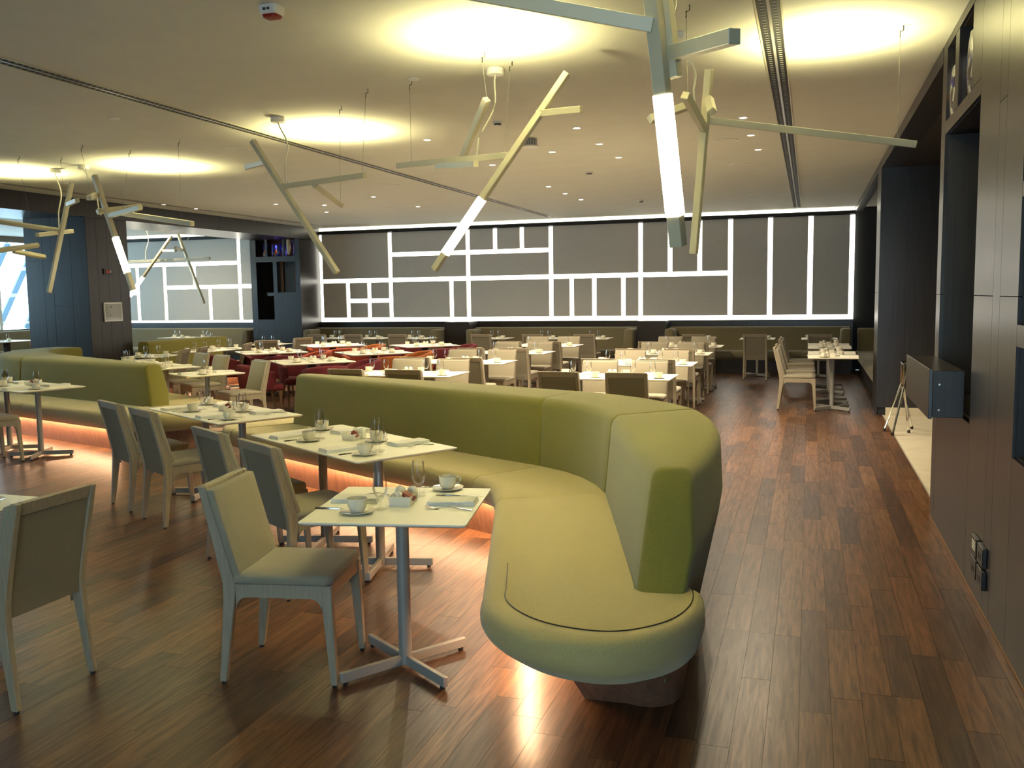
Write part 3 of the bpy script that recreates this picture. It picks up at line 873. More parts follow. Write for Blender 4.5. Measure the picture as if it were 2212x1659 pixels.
def make_chair():
    legs = []
    gl = []
    for s in (-1, 1):
        m = quadloft(MB(), [(s * .205, .233, .012, .028, .030), (s * .199, .213, .36, .036, .046), (s * .198, .209, .447, .037, .052)])
        legs.append(('leg', m.mesh('leg', 'chairframe', .004, 1, angle=30), [('glide', MB().lathe([(.011, 0), (.011, .013)], 8, (s * .205, .233, 0)).mesh('glide', 'glide', smooth=False))]))
        m = quadloft(MB(), [(s * .206, -.262, .012, .028, .032), (s * .200, -.222, .36, .036, .052), (s * .198, -.218, .447, .036, .060), (s * .198, -.262, .63, .033, .048), (s * .198, -.324, .868, .030, .036)])
        legs.append(('leg', m.mesh('leg', 'chairframe', .004, 1, angle=30), [('glide', MB().lathe([(.011, 0), (.011, .013)], 8, (s * .206, -.262, 0)).mesh('glide', 'glide', smooth=False))]))
    fr = MB()
    # side rails with rounded inner corners (profile in y,z)
    prof = [(-.19, .447), (.19, .447), (.19, .335)]
    for k in range(6):
        a = PI / 2 * k / 5
        prof.append((.19 - .05 * (1 - math.cos(a)) - .0, .335 + .055 * math.sin(a)))
    for k in range(6):
        a = PI / 2 * k / 5
        prof.append((-.14 - .05 * math.sin(a), .39 - .055 * (1 - math.cos(a))))
    for s in (-1, 1):
        x0, x1 = (s * .198 - .017, s * .198 + .017)
        fr.loft([[(x0, y, z) for y, z in prof], [(x1, y, z) for y, z in prof]])
    fr.box(-.182, .182, .192, .228, .39, .447)
    fr.box(-.182, .182, -.235, -.20, .39, .447)
    frame = fr.mesh('seat_frame', 'chairframe', angle=30)
    # top rail between the stiles
    m = MB().loft([[(x, -.3075 - .014, .812), (x, -.3075 + .008, .812), (x, -.322 + .014, .868), (x, -.322 - .018, .868)] for x in (-.183, .183)])
    rail = m.mesh('top_rail', 'chairframe', .003, 1, angle=30)
    # fabric on the rear side, set in
    m = MB().loft([[(x, -.238, .385), (x, -.236, .385), (x, -.232, .475), (x, -.300, .813), (x, -.317, .813), (x, -.247, .475)] for x in (-.183, .183)])
    bp = m.mesh('rear_panel', 'chairback', smooth=False)
    # front upholstery of the back
    sl = MB()
    for k in range(0, 1):
        ys = [(-.185, .470), (-.232, .63), (-.292, .855)]
        rings = []
        for y, z in ys:
            rings.append([(-.213, y - .012, z), (.213, y - .012, z), (.213, y + .022, z), (.10, y + .030, z), (-.10, y + .030, z), (-.213, y + .022, z)])
        sl.loft(rings)
    back = sl.mesh('backrest', 'chairfab', .009, 2, angle=50)
    # seat cushion with a slight crown
    rings = []
    for sc, z in ((.97, .447), (1.0, .455), (1.0, .474), (.975, .487), (.90, .493), (.6, .497), (.25, .498)):
        ring = rounded([(-.217 * sc, -.215 * sc), (.217 * sc, -.215 * sc), (.222 * sc, .238 * sc), (-.222 * sc, .238 * sc)], [.03 * sc, .03 * sc, .045 * sc, .045 * sc], 3)
        rings.append([(x, y, z) for x, y in ring])
    seat = MB().loft(rings).mesh('seat', 'chairfab', angle=50)
    return proto('dining_chair', ('seat_frame', frame), ('seat', seat), ('backrest', back), ('rear_panel', bp), ('top_rail', rail), *legs)


def make_table(w=.70, pole='greymetal'):
    h = w / 2
    top = MB()
    r0 = rounded([(-h, -h), (h, -h), (h, h), (-h, h)], [.012] * 4, 3)
    r1 = rounded([(-h + .02, -h + .02), (h - .02, -h + .02), (h - .02, h - .02), (-h + .02, h - .02)], [.012] * 4, 3)
    top.loft([[(x, y, .728) for x, y in r1], [(x, y, .7385) for x, y in r0], [(x, y, .745) for x, y in r0]])
    parts = [('tabletop', top.mesh('tabletop', 'tabletop', angle=20))]
    parts.append(('mounting_plate', MB().box(-.15, .15, -.15, .15, .718, .728).mesh('mounting_plate', pole, smooth=False)))
    parts.append(('post', MB().lathe([(.029, .02), (.029, .718)], 18).mesh('post', pole)))
    for k in range(4):
        a = PI / 4 + k * PI / 2
        c, s = math.cos(a), math.sin(a)
        m = MB().bar((c * .02, s * .02, .036), (c * .325, s * .325, .036), .024, .044)
        pad = MB().lathe([(.012, 0), (.012, .014)], 8, (c * .30, s * .30, 0)).mesh('foot_pad', 'glide', smooth=False)
        parts.append(('foot_bar', m.mesh('foot_bar', pole, .003, 1), [('foot_pad', pad)]))
    return proto('bistro_table', *parts)


def make_square_table(w=1.04):
    h = w / 2
    r0 = rounded([(-h, -h), (h, -h), (h, h), (-h, h)], [.02] * 4, 3)
    r1 = rounded([(-h + .025, -h + .025), (h - .025, -h + .025), (h - .025, h - .025), (-h + .025, h - .025)], [.02] * 4, 3)
    top = MB().loft([[(x, y, .722) for x, y in r1], [(x, y, .736) for x, y in r0], [(x, y, .745) for x, y in r0]]).mesh('tabletop', 'tabletop', angle=20)
    parts = [('tabletop', top), ('mounting_plate', MB().box(-.2, .2, -.2, .2, .71, .722).mesh('mounting_plate', 'darkmetal', smooth=False)),
             ('post', MB().box(-.055, .055, -.055, .055, .02, .71).mesh('post', 'darkmetal', .006, 1))]
    for k in range(4):
        a = k * PI / 2
        c, s = math.cos(a), math.sin(a)
        parts.append(('foot_bar', MB().bar((c * .04, s * .04, .025), (c * .38, s * .38, .025), .06, .05).mesh('foot_bar', 'darkmetal', .005, 1)))
    return proto('square_table', *parts)


def make_tub(fab):
    n = 26
    shell = MB(); rings = []
    for i in range(n + 1):
        a = -PI / 2 + (i / n - 0.5) * math.radians(250)
        # top edge falls from the back to the arms
        k = abs(i / n - 0.5) * 2
        zt = .735 - .115 * k ** 2.2
        ro, ri = .315, .245
        c, s = math.cos(a), math.sin(a)
        ex = 1.0
        ringp = rounded([(ri, .40), (ri - .005, zt), (ro + .01, zt), (ro - .03, .36)], [0, .03, .03, 0.02], 3)
        rings.append([(c * r * ex, s * r * 1.0, z) for r, z in ringp])
    shell.loft(rings)
    sh = shell.mesh('backrest', fab, angle=60)
    rr = []
    for sc, z in ((.93, .36), (1, .375), (1, .43), (.95, .452), (.7, .46), (.3, .462)):
        rr.append([(x * sc, y * sc, z) for x, y in rounded([(-.255, -.24), (.255, -.24), (.265, .29), (-.265, .29)], [.12, .12, .07, .07], 4)])
    seat = MB().loft(rr).mesh('seat', fab, angle=60)
    legs = []
    for sx in (-1, 1):
        legs.append(('leg', quadloft(MB(), [(sx * .235, .25, 0, .026, .026), (sx * .22, .225, .375, .04, .04)]).mesh('leg', 'darkwood', smooth=False)))
        legs.append(('leg', quadloft(MB(), [(sx * .22, -.25, 0, .026, .026), (sx * .19, -.19, .375, .04, .04)]).mesh('leg', 'darkwood', smooth=False)))
    return proto('tub_chair', ('seat', seat), ('backrest', sh), *legs)


CHAIR = make_chair()
TABLE = make_table(.70)
TABLE65 = make_table(.655)
SQUARE = make_square_table()
TUB = {k: make_tub(k) for k in ('crimson', 'orange', 'redorange')}

# ---- tableware
_cup = MB().lathe([(.024, 0), (.026, .002), (.034, .012), (.0405, .030), (.0425, .060), (.0395, .060), (.037, .032), (.030, .012), (.0, .009)], 22)
_hd = MB().tube([(.040, 0, .048), (.054, 0, .053), (.064, 0, .045), (.065, 0, .033), (.057, 0, .023), (.039, 0, .020)], [.0042, .0042, .004, .004, .004, .0045], 6)
CUP = proto('coffee_cup', ('bowl', _cup.mesh('bowl', 'china')), ('handle', _hd.mesh('handle', 'china')))
SAUCER = proto('saucer', ('saucer', MB().lathe([(.040, 0), (.045, .003), (.074, .011), (.0755, .0135), (.072, .0135), (.045, .006), (.0, .005)], 26).mesh('saucer', 'china')))


def glass_mesh():
    out = [(.031, 0), (.0315, .0015), (.010, .006), (.0045, .012), (.004, .030), (.0055, .042), (.016, .052), (.027, .068), (.0325, .090), (.0325, .112), (.029, .140), (.0262, .166)]
    inn = [(.0252, .166), (.028, .140), (.0313, .112), (.0312, .090), (.0255, .070), (.014, .056), (.0, .052)]
    m = MB().lathe(out + inn, 20)
    return m


GLASS = proto('stem_glass', ('glass', glass_mesh().mesh('stem_glass', 'glass', angle=60)))


def napkin_mesh():
    m = MB()
    # three folded layers, the upper ones a little shorter; the fold at +y swells
    for k, (hx, hy, z0, z1) in enumerate(((.058, .125, 0, .006), (.0575, .122, .0065, .0125), (.056, .119, .013, .019))):
        ring = []
        for t in range(9):
            y = -hy + 2 * hy * t / 8
            sw = .0035 * max(0, (t - 5) / 3) + .0012 * math.sin(t * 1.7 + k)
            ring.append([(-hx, y, z0), (hx, y, z0), (hx + .001, y, (z0 + z1) / 2), (hx, y, z1 + sw), (0, y, z1 + sw + .0012), (-hx, y, z1 + sw), (-hx - .001, y, (z0 + z1) / 2)])
        m.loft(ring)
    return m


NAPKIN = proto('folded_napkin', ('napkin', napkin_mesh().mesh('folded_napkin', 'linen', angle=60)))


def strip(pts):
    """pts: (y, z, halfwidth, thick)"""
    return MB().loft([[(-w, y, z), (w, y, z), (w * .8, y, z + t), (-w * .8, y, z + t)] for y, z, w, t in pts])


KNIFE = proto('table_knife', ('blade', strip([(.015, .001, .007, .002), (.06, .001, .0095, .002), (.10, .001, .009, .002), (.118, .001, .003, .0015)]).mesh('blade', 'steel', angle=50)),
              ('handle', strip([(-.10, 0, .005, .005), (-.095, 0, .008, .007), (-.03, 0, .0065, .006), (.015, .0, .005, .004)]).mesh('handle', 'steel', angle=50)))
_fk = strip([(-.095, .0, .0075, .003), (-.06, .003, .006, .003), (.0, .012, .0028, .003), (.04, .008, .003, .003), (.055, .004, .010, .002), (.07, .003, .012, .002)])
_ft = MB()
for k in range(4):
    x = -.0095 + k * .00633
    _ft.loft([[(x - .0019, y, z), (x + .0019, y, z), (x + .0019, y, z + .0018), (x - .0019, y, z + .0018)] for y, z in ((.068, .003), (.09, .005), (.112, .013))])
FORK = proto('table_fork', ('handle', _fk.mesh('handle', 'steel', angle=50)), ('tines', _ft.mesh('tines', 'steel', angle=50)))
_sp = strip([(-.062, .004, .0045, .0025), (-.03, .003, .0032, .0022), (.012, .004, .0022, .0025), (.028, .003, .0045, .002)])
_sb = MB().loft([[(.0115 * w * math.cos(a), .047 + .019 * w * math.sin(a), z) for a in [2 * PI * i / 12 for i in range(12)]] for w, z in ((.35, .0005), (.8, .002), (1, .006), (.9, .006), (.5, .003))])
SPOON = proto('teaspoon', ('handle', _sp.mesh('handle', 'steel', angle=50)), ('bowl', _sb.mesh('bowl', 'steel', angle=60)))


def dish_mesh():
    m = MB()
    o0 = rounded([(-.048, -.036), (.048, -.036), (.048, .036), (-.048, .036)], [.008] * 4, 2)
    o1 = rounded([(-.053, -.041), (.053, -.041), (.053, .041), (-.053, .041)], [.009] * 4, 2)
    i1 = rounded([(-.049, -.037), (.049, -.037), (.049, .037), (-.049, .037)], [.007] * 4, 2)
    i0 = rounded([(-.045, -.033), (.045, -.033), (.045, .033), (-.045, .033)], [.006] * 4, 2)
    return m.loft([[(x, y, 0) for x, y in o0], [(x, y, .044) for x, y in o1], [(x, y, .044) for x, y in i1], [(x, y, .006) for x, y in i0]])


DISH = proto('sugar_dish', ('dish', dish_mesh().mesh('sugar_dish', 'china', angle=30)))
_sh = [(.017, 0), (.0225, .008), (.025, .036), (.022, .058), (.014, .069), (.0, .073)]
SHAKER = proto('shaker', ('pot', MB().lathe(_sh, 16).mesh('pot', 'china')), ('pouring_holes', MB().lathe([(.0, .0734), (.005, .0725), (.005, .0715), (.0, .0715)], 8, cap=False).mesh('pouring_holes', 'ink')))
PACKETW = proto('sugar_packet', ('packet', MB().loft([[(-.012, y, -t), (.012, y, -t), (.013, y, 0), (.012, y, t), (-.012, y, t), (-.013, y, 0)] for y, t in ((-.03, .0006), (-.022, .003), (0, .004), (.022, .003), (.03, .0006))]).mesh('sugar_packet', 'sugar', angle=50)))
PACKETR = proto('sugar_packet', ('packet', MB().loft([[(-.012, y, -t), (.012, y, -t), (.013, y, 0), (.012, y, t), (-.012, y, t), (-.013, y, 0)] for y, t in ((-.03, .0006), (-.022, .003), (0, .004), (.022, .003), (.03, .0006))]).mesh('sugar_packet', 'redpacket', angle=50)))

TZ = .745


def V2(a, b, s, r, sv, rv):
    return (a[0] + sv[0] * s + rv[0] * r, a[1] + sv[1] * s + rv[1] * r)


def setting(c, sdir, seat, ref, near=1, glass=True, jit=0, cup=(.12, .20), nap=(.205, -.03), gl=(.045, .095)):
    """place setting of the diner sitting in direction sdir from the table centre c"""
    rv = (-sdir[1], sdir[0])
    rr = random.Random(hash((round(c[0], 2), round(c[1], 2), seat)) & 0xffff)
    ang = math.atan2(sdir[1], sdir[0])
    j = lambda k: rr.uniform(-k, k)
    rv = (-sdir[1] * 1.0, sdir[0] * 1.0)
    # right hand of someone facing -sdir
    rv = (sdir[1] * -1.0, sdir[0]) if False else (-sdir[1], sdir[0])
    p = V2(c, None, cup[0] + j(.01), cup[1] + j(.01), sdir, rv)
    W = f'{seat} of {ref}'
    inst(SAUCER, (p[0], p[1], TZ), 0, f'white saucer under cup, {W}', 'saucer', 'saucers on the set tables')
    inst(CUP, (p[0], p[1], TZ + .005), rr.uniform(0, 6.28) if near < 2 else ang + 2.4, f'white coffee cup, {W}', 'cup', 'coffee cups on the set tables')
    q = V2(c, None, nap[0] + j(.008), nap[1] + j(.008), sdir, rv)
    inst(NAPKIN, (q[0], q[1], TZ), ang + PI / 2 + j(.08), f'folded white napkin, {W}', 'napkin', 'napkins on the set tables')
    if glass:
        g = V2(c, None, gl[0] + j(.012), gl[1] + j(.012), sdir, rv)
        inst(GLASS, (g[0], g[1], TZ), 0, f'clear stem glass, {W}', 'glass', 'stem glasses on the set tables')
    if near:
        k = V2(c, None, .21, .075, sdir, rv)
        inst(KNIFE, (k[0], k[1], TZ), ang + PI / 2 + j(.05), f'steel table knife, {W}', 'knife', 'cutlery on the set tables')
        f = V2(c, None, .215, -.148, sdir, rv)
        inst(FORK, (f[0], f[1], TZ), ang + PI / 2 + j(.1), f'steel table fork, {W}', 'fork', 'cutlery on the set tables')
        s = (p[0] + .048 * math.cos(ang + 2.2), p[1] + .048 * math.sin(ang + 2.2))
        inst(SPOON, (s[0], s[1], TZ + .0135), ang + .6 + j(.3), f'steel teaspoon on saucer, {W}', 'spoon', 'cutlery on the set tables')


def condiments(c, rz, ref, full=True, shakers=True):
    inst(DISH, (c[0], c[1], TZ), rz, f'white rectangular sugar dish on {ref}', 'dish', 'sugar dishes on the set tables')
    cs, sn = math.cos(rz), math.sin(rz)
    L = lambda x, y: (c[0] + x * cs - y * sn, c[1] + x * sn + y * cs)
    if full:
        k = 0
        for i in range(4):
            a = L(-.032 + .010 * i, -.004 + .006 * (i % 2))
            o = inst(PACKETW, (a[0], a[1], TZ + .033 + .003 * i), rz + .3 * i, f'white sugar packet in dish on {ref}', 'packet', f'white sugar packets, {ref}')
            o.rotation_euler = (.5, .3 * i - .4, rz + .3 * i)
        for i in range(4):
            a = L(.010 + .009 * i, -.006 + .006 * (i % 2))
            o = inst(PACKETR, (a[0], a[1], TZ + .035 + .003 * i), rz, f'red brown sweetener packet in dish on {ref}', 'packet', f'red sweetener packets, {ref}')
            o.rotation_euler = (.6, .5 - .3 * i, rz + .4 * i)
    if shakers:
        for i, (n, x) in enumerate((('left', -.028), ('right', .028))):
            a = L(x, .072)
            inst(SHAKER, (a[0], a[1], TZ), rz, f'{n} white egg shaped shaker behind dish on {ref}', 'shaker', 'shakers on the set tables')


def unit(rz):
    return (math.cos(rz), math.sin(rz)), (-math.sin(rz), math.cos(rz))


CH_G = 'grey oak dining chairs'


def chair_at(x, y, face, label):
    """face: angle of the direction the sitter looks to"""
    return inst(CHAIR, (x, y, 0), face - PI / 2, label, 'chair', CH_G)


TB_G = 'small square pedestal tables'
# ---- tables along the middle banquette
u, n = unit(math.radians(11))
c1 = (-1.70, 3.585)
inst(TABLE, (*c1, 0), math.radians(11), 'nearest square table, cream top on a grey post, front of the room', 'table', TB_G)
s1 = (-u[0], -u[1])
W1, W2 = 'chair side of nearest table', 'banquette side of nearest table'
inst(SAUCER, (-1.815, 3.39, TZ), 0, f'white saucer under cup, {W1}', 'saucer', 'saucers on the set tables')
inst(CUP, (-1.815, 3.39, TZ + .005), 2.75, f'white coffee cup with handle to the left, {W1}', 'cup', 'coffee cups on the set tables')
inst(SPOON, (-1.80, 3.333, TZ + .0135), -1.25, f'steel teaspoon on saucer, {W1}', 'spoon', 'cutlery on the set tables')
inst(GLASS, (-1.748, 3.475, TZ), 0, f'clear stem glass, {W1}', 'glass', 'stem glasses on the set tables')
inst(NAPKIN, (-1.925, 3.60, TZ), math.radians(11 - 90), f'folded white napkin, {W1}', 'napkin', 'napkins on the set tables').scale = (1.0, .86, 1)
inst(KNIFE, (-1.935, 3.432, TZ), math.radians(11 - 90), f'steel table knife beside napkin, {W1}', 'knife', 'cutlery on the set tables')
inst(FORK, (-1.885, 3.715, TZ), math.radians(11 - 90), f'steel table fork beside napkin, {W1}', 'fork', 'cutlery on the set tables')
inst(SAUCER, (-1.615, 3.92, TZ), 0, f'white saucer under cup, {W2}', 'saucer', 'saucers on the set tables')
inst(CUP, (-1.615, 3.92, TZ + .005), .75, f'white coffee cup with handle to the right, {W2}', 'cup', 'coffee cups on the set tables')
inst(SPOON, (-1.665, 3.885, TZ + .0135), 1.9, f'steel teaspoon on saucer, {W2}', 'spoon', 'cutlery on the set tables')
inst(GLASS, (-1.692, 3.755, TZ), 0, f'clear stem glass, {W2}', 'glass', 'stem glasses on the set tables')
inst(NAPKIN, (-1.485, 3.655, TZ), math.radians(11 - 90), f'folded white napkin, {W2}', 'napkin', 'napkins on the set tables').scale = (1.0, .86, 1)
inst(KNIFE, (-1.52, 3.80, TZ), math.radians(11 - 90), f'steel table knife beside napkin, {W2}', 'knife', 'cutlery on the set tables')
inst(FORK, (-1.45, 3.545, TZ), math.radians(95), f'steel table fork beside napkin, {W2}', 'fork', 'cutlery on the set tables')
condiments((-1.692, 3.572), math.radians(8), 'nearest table')
chair_at(c1[0] + s1[0] * .475, c1[1] + s1[1] * .475 - .04, math.radians(11), 'front dining chair left of the nearest table, seat in full view')

ang2, ang3 = math.radians(-31.7), math.radians(-30.0)


def banq_table(c, rz, ref, label, chlabel, off=.46, gl=True):
    u, n = unit(rz)
    inst(TABLE, (*c, 0), rz, label, 'table', TB_G)
    setting(c, (-n[0], -n[1]), 'chair side', ref, 1, gl, cup=(.185, .17), nap=(.20, -.07), gl=(.06, .10))
    setting(c, n, 'bench side', ref, 1, gl)
    if chlabel:
        chair_at(c[0] - n[0] * off, c[1] - n[1] * off, rz + PI / 2, chlabel)


u, n = unit(ang2)
c2a = (-2.375 - u[0] * .35 + n[0] * .35, 4.45 - u[1] * .35 + n[1] * .35)
c2b = (c2a[0] - u[0] * .701, c2a[1] - u[1] * .701)
banq_table(c2a, ang2, 'second banquette table', 'second square table along the middle banquette, right of a joined pair', 'second dining chair along the middle banquette, close behind the front chair')
banq_table(c2b, ang2, 'third banquette table', 'third square table along the middle banquette, left of a joined pair', 'third dining chair along the middle banquette, seen from its rear')
condiments(((c2a[0] + c2b[0]) / 2, (c2a[1] + c2b[1]) / 2 + .04), ang2 + .25, 'second and third banquette tables', True)
u, n = unit(ang3)
c3a = (-4.12 - u[0] * .35 + n[0] * .35, 5.60 - u[1] * .35 + n[1] * .35)
c3b = (c3a[0] - u[0] * .701, c3a[1] - u[1] * .701)
banq_table(c3a, ang3, 'fourth banquette table', 'fourth square table along the middle banquette, right of the farther pair', 'fourth dining chair along the middle banquette, with pale green lit seat')
banq_table(c3b, ang3, 'fifth banquette table', 'fifth square table along the middle banquette, left of the farther pair', 'fifth dining chair along the middle banquette, farthest of the five')
condiments(((c3a[0] + c3b[0]) / 2, (c3a[1] + c3b[1]) / 2 + .04), ang3 + .25, 'fourth and fifth banquette tables', True)

# ---- left photo edge
c5 = (-3.745, 2.94)
inst(TABLE, (*c5, 0), 0, 'square table cut by the lower left edge, only a corner in view', 'table', TB_G)
setting(c5, (1, 0), 'chair side', 'lower left table', 1, True, cup=(.17, .20))
setting(c5, (-1, 0), 'far side', 'lower left table', 1, False)
chair_at(-3.285, 2.92, PI, 'dining chair at the lower left edge seen from behind')
r4 = math.radians(-18)
for c, ref, lab in (((-7.86, 7.60), 'left banquette table', 'square table before the left banquette, its grey foot on the lit floor'), ((-8.53, 7.82), 'outer left banquette table', 'square table at the left edge before the left banquette, mostly cut off')):
    u, n = unit(r4)
    inst(TABLE, (*c, 0), r4, lab, 'table', TB_G)
    setting(c, (-n[0], -n[1]), 'chair side', ref, 0)
    setting(c, n, 'bench side', ref, 0)
condiments((-8.1, 7.74), r4, 'left banquette table', True)
chair_at(-8.05, 7.12, r4 + PI / 2, 'dining chair at the left edge before the left banquette')

# ---- tables behind the left banquette
rB = math.radians(-31)
for c, ref, lab in (((-7.12, 9.50), 'front table behind the left banquette', 'square table just behind the end of the left banquette, nearest there'),
                    ((-8.36, 10.28), 'middle pair behind the left banquette, right', 'square table behind the left banquette, right of the middle pair'),
                    ((-8.96, 10.64), 'middle pair behind the left banquette, left', 'square table behind the left banquette, left of the middle pair'),
                    ((-9.72, 11.10), 'table by the sign pillar', 'square table behind the left banquette, next to the sign pillar')):
    inst(TABLE, (*c, 0), rB, lab, 'table', TB_G)
    u, n = unit(rB)
    setting(c, (-n[0], -n[1]), 'bench side', ref, 0)
    setting(c, n, 'chair side', ref, 0)
    condiments((c[0] + .02, c[1]), rB, ref, False, False)
for (x, y), a, lab in (((-6.90, 9.86), rB - PI / 2, 'dining chair facing left in clear view left of the middle banquette end'),
                       ((-8.12, 10.72), rB - PI / 2, 'dining chair facing the banquette behind the middle left table pair, right one'),
                       ((-8.72, 11.08), rB - PI / 2, 'dining chair facing the banquette behind the middle left table pair, left one')):
    chair_at(x, y, a, lab)
# tables at the booth in the left opening
for k, (c, ref, lab) in enumerate((((-10.30, 12.35), 'first booth table', 'square table before the olive booth in the left opening, first from the pillar'),
                                   ((-10.30, 13.585), 'second booth table', 'square table before the olive booth in the left opening, second from the pillar'),
                                   ((-10.30, 14.30), 'third booth table', 'square table before the olive booth in the left opening, third from the pillar'),
                                   ((-10.35, 15.80), 'fourth booth table', 'square table beyond the olive booth near the display cabinet'))):
    inst(TABLE, (*c, 0), 0.0, lab, 'table', TB_G)
    setting(c, (1, 0.08), 'right side', ref, 0)
    setting(c, (-1, 0), 'booth side', ref, 0)
for (x, y), a, lab in (((-9.80, 12.05), PI + .35, 'dining chair seen edge on by the sign pillar, left of two'), ((-9.93, 12.68), PI + .35, 'dining chair seen edge on by the sign pillar, right of two'),
                       ((-9.85, 13.85), PI + .35, 'dining chair with tall tilted back before the booth tables'), ((-9.98, 15.15), 2.2, 'dining chair from behind, left of two below the display cabinet'),
                       ((-9.95, 16.15), 2.7, 'dining chair from behind, right of two below the display cabinet')):
    chair_at(x, y, a, lab)
for k, (x, y, nm) in enumerate(((-14.6, 18.45, 'left'), (-13.75, 18.4, 'middle'), (-13.0, 17.5, 'right'))):
    ref = f'{nm} annex table'
    inst(TABLE, (x, y, 0), 0, f'square table under the white light grid of the annex, {nm} one', 'table', TB_G)
    setting((x, y), (0, -1), 'near side', ref, 0); setting((x, y), (0, 1), 'bench side', ref, 0)
for k, (x, y, nm) in enumerate(((-18.1, 16.7, 'front'), (-18.1, 18.5, 'rear'))):
    inst(SQUARE, (x, y, 0), 0, f'square table by the bright far left window, {nm} one', 'table', 'large square tables')
    setting((x, y), (0, -1), 'near side', f'{nm} window table', 0)
    inst(TUB['orange'], (x + .1, y - .8, 0), 0, f'tub chair by the bright far left window, {nm} one', 'chair', 'tub chairs at the square tables')

# ---- square tables with tub chairs
SQ = [((-6.90, 11.62), 'front tub chair table', 'large square table turned on its corner, nearest of the tub chair tables', ('crimson', 'crimson', 'crimson', 'crimson')),
      ((-8.80, 13.52), 'left tub chair table', 'large square table turned on its corner, leftmost middle of the tub chair tables', ('redorange', 'crimson', 'crimson', 'crimson')),
      ((-6.86, 13.55), 'right tub chair table', 'large square table turned on its corner, with burnt orange tub chairs before it', ('orange', 'redorange', 'crimson', 'orange')),
      ((-8.76, 15.58), 'rear left tub chair table', 'large square table turned on its corner, farthest left of the tub chair tables', ('orange', 'redorange', 'crimson', 'redorange')),
      ((-6.86, 15.66), 'rear right tub chair table', 'large square table turned on its corner, farthest right of the tub chair tables', ('crimson', 'crimson', 'crimson', 'crimson'))]
CN = {'crimson': 'crimson', 'orange': 'burnt orange', 'redorange': 'brick orange'}
QN = ('rear right', 'rear left', 'front left', 'front right')
for c, ref, lab, cols in SQ:
    inst(SQUARE, (*c, 0), PI / 4, lab, 'table', 'large square tables')
    for k in range(4):
        a = PI / 4 + k * PI / 2
        s = (math.cos(a), math.sin(a))
        setting(c, s, f'{QN[k]} side', ref, 0, cup=(.26, .24), nap=(.38, -.04), gl=(.19, .13))
        inst(TUB[cols[k]], (c[0] + s[0] * .74, c[1] + s[1] * .74, 0), a + PI / 2, f'{CN[cols[k]]} tub chair, {QN[k]} side of {ref}', 'chair', 'tub chairs at the square tables')
    condiments((c[0], c[1]), .1, ref, False)

# ---- two blocks of paired tables, four rows deep
ROWN = ('first', 'second', 'third', 'fourth')
for bn, xs, nx, fx in (('middle block', (-4.93, -4.23), (-4.90, -4.17), (-4.87, -4.27)), ('right block', (-2.43, -1.73), (-2.45, -1.72), (-2.36, -1.78))):
    for r, yc in enumerate((9.85, 11.76, 13.78, 15.72)):
        for k, nm in enumerate(('left', 'right')):
            ref = f'{nm} table, {ROWN[r]} row, {bn}'
            jr = random.Random(r * 10 + k)
            inst(TABLE, (xs[k], yc, 0), 0, f'cream square table, {nm} of the pair in the {ROWN[r]} row of the {bn}', 'table', TB_G)
            setting((xs[k], yc), (0, -1), 'near side', ref, 0, True, cup=(.16, .21), gl=(.02, .12))
            setting((xs[k], yc), (0, 1), 'far side', ref, 0, r < 2)
            chair_at(nx[k] + jr.uniform(-.02, .02), yc - .60 + jr.uniform(-.03, .03), PI / 2, f'dining chair, back to us, {nm} one in {ROWN[r]} row of {bn}')
            chair_at(fx[k] + jr.uniform(-.02, .02), yc + .46 + jr.uniform(-.02, .03), -PI / 2, f'dining chair facing us, {nm} one in {ROWN[r]} row of {bn}')
        condiments(((xs[0] + xs[1]) / 2, yc + .03), 0, f'table pair, {ROWN[r]} row, {bn}', False)

# ---- back row along the wall benches
ORD = ('first', 'second', 'third', 'fourth', 'fifth', 'sixth', 'seventh', 'eighth', 'ninth')
for k, x in enumerate((-10.15, -9.27, -8.23, -6.36, -5.26, -4.19, -2.07, -0.94, 0.20)):
    ref = f'{ORD[k]} back wall table'
    inst(TABLE65, (x + (.08 if k < 3 else 0), 18.30, 0), 0, f'square table at the back wall benches, {ORD[k]} from the left', 'table', TB_G)
    setting((x, 18.30), (0, 1), 'bench side', ref, 0, k < 6); setting((x, 18.30), (0, -1), 'near side', ref, 0, k < 6)
    chair_at(x, 17.68, PI / 2, f'dining chair, back to us, before back wall benches, {ORD[k]} from the left')

# ---- tables along the right wall bench
for k, y in enumerate((13.30, 14.13, 15.50, 16.25)):
    ref = f'{ORD[k]} right wall table'
    inst(TABLE65, (.325, y, 0), 0, f'square table before the recessed right wall bench, {ORD[k]} from the front', 'table', TB_G)
    setting((.325, y), (-1, 0), 'chair side', ref, 0, False); setting((.325, y), (1, 0), 'bench side', ref, 0, False)
    condiments((.325, y), PI / 2, ref, False, True)
    chair_at(-.13, y + .06, 0, f'dining chair in profile before the right wall bench, {ORD[k]} from the front')

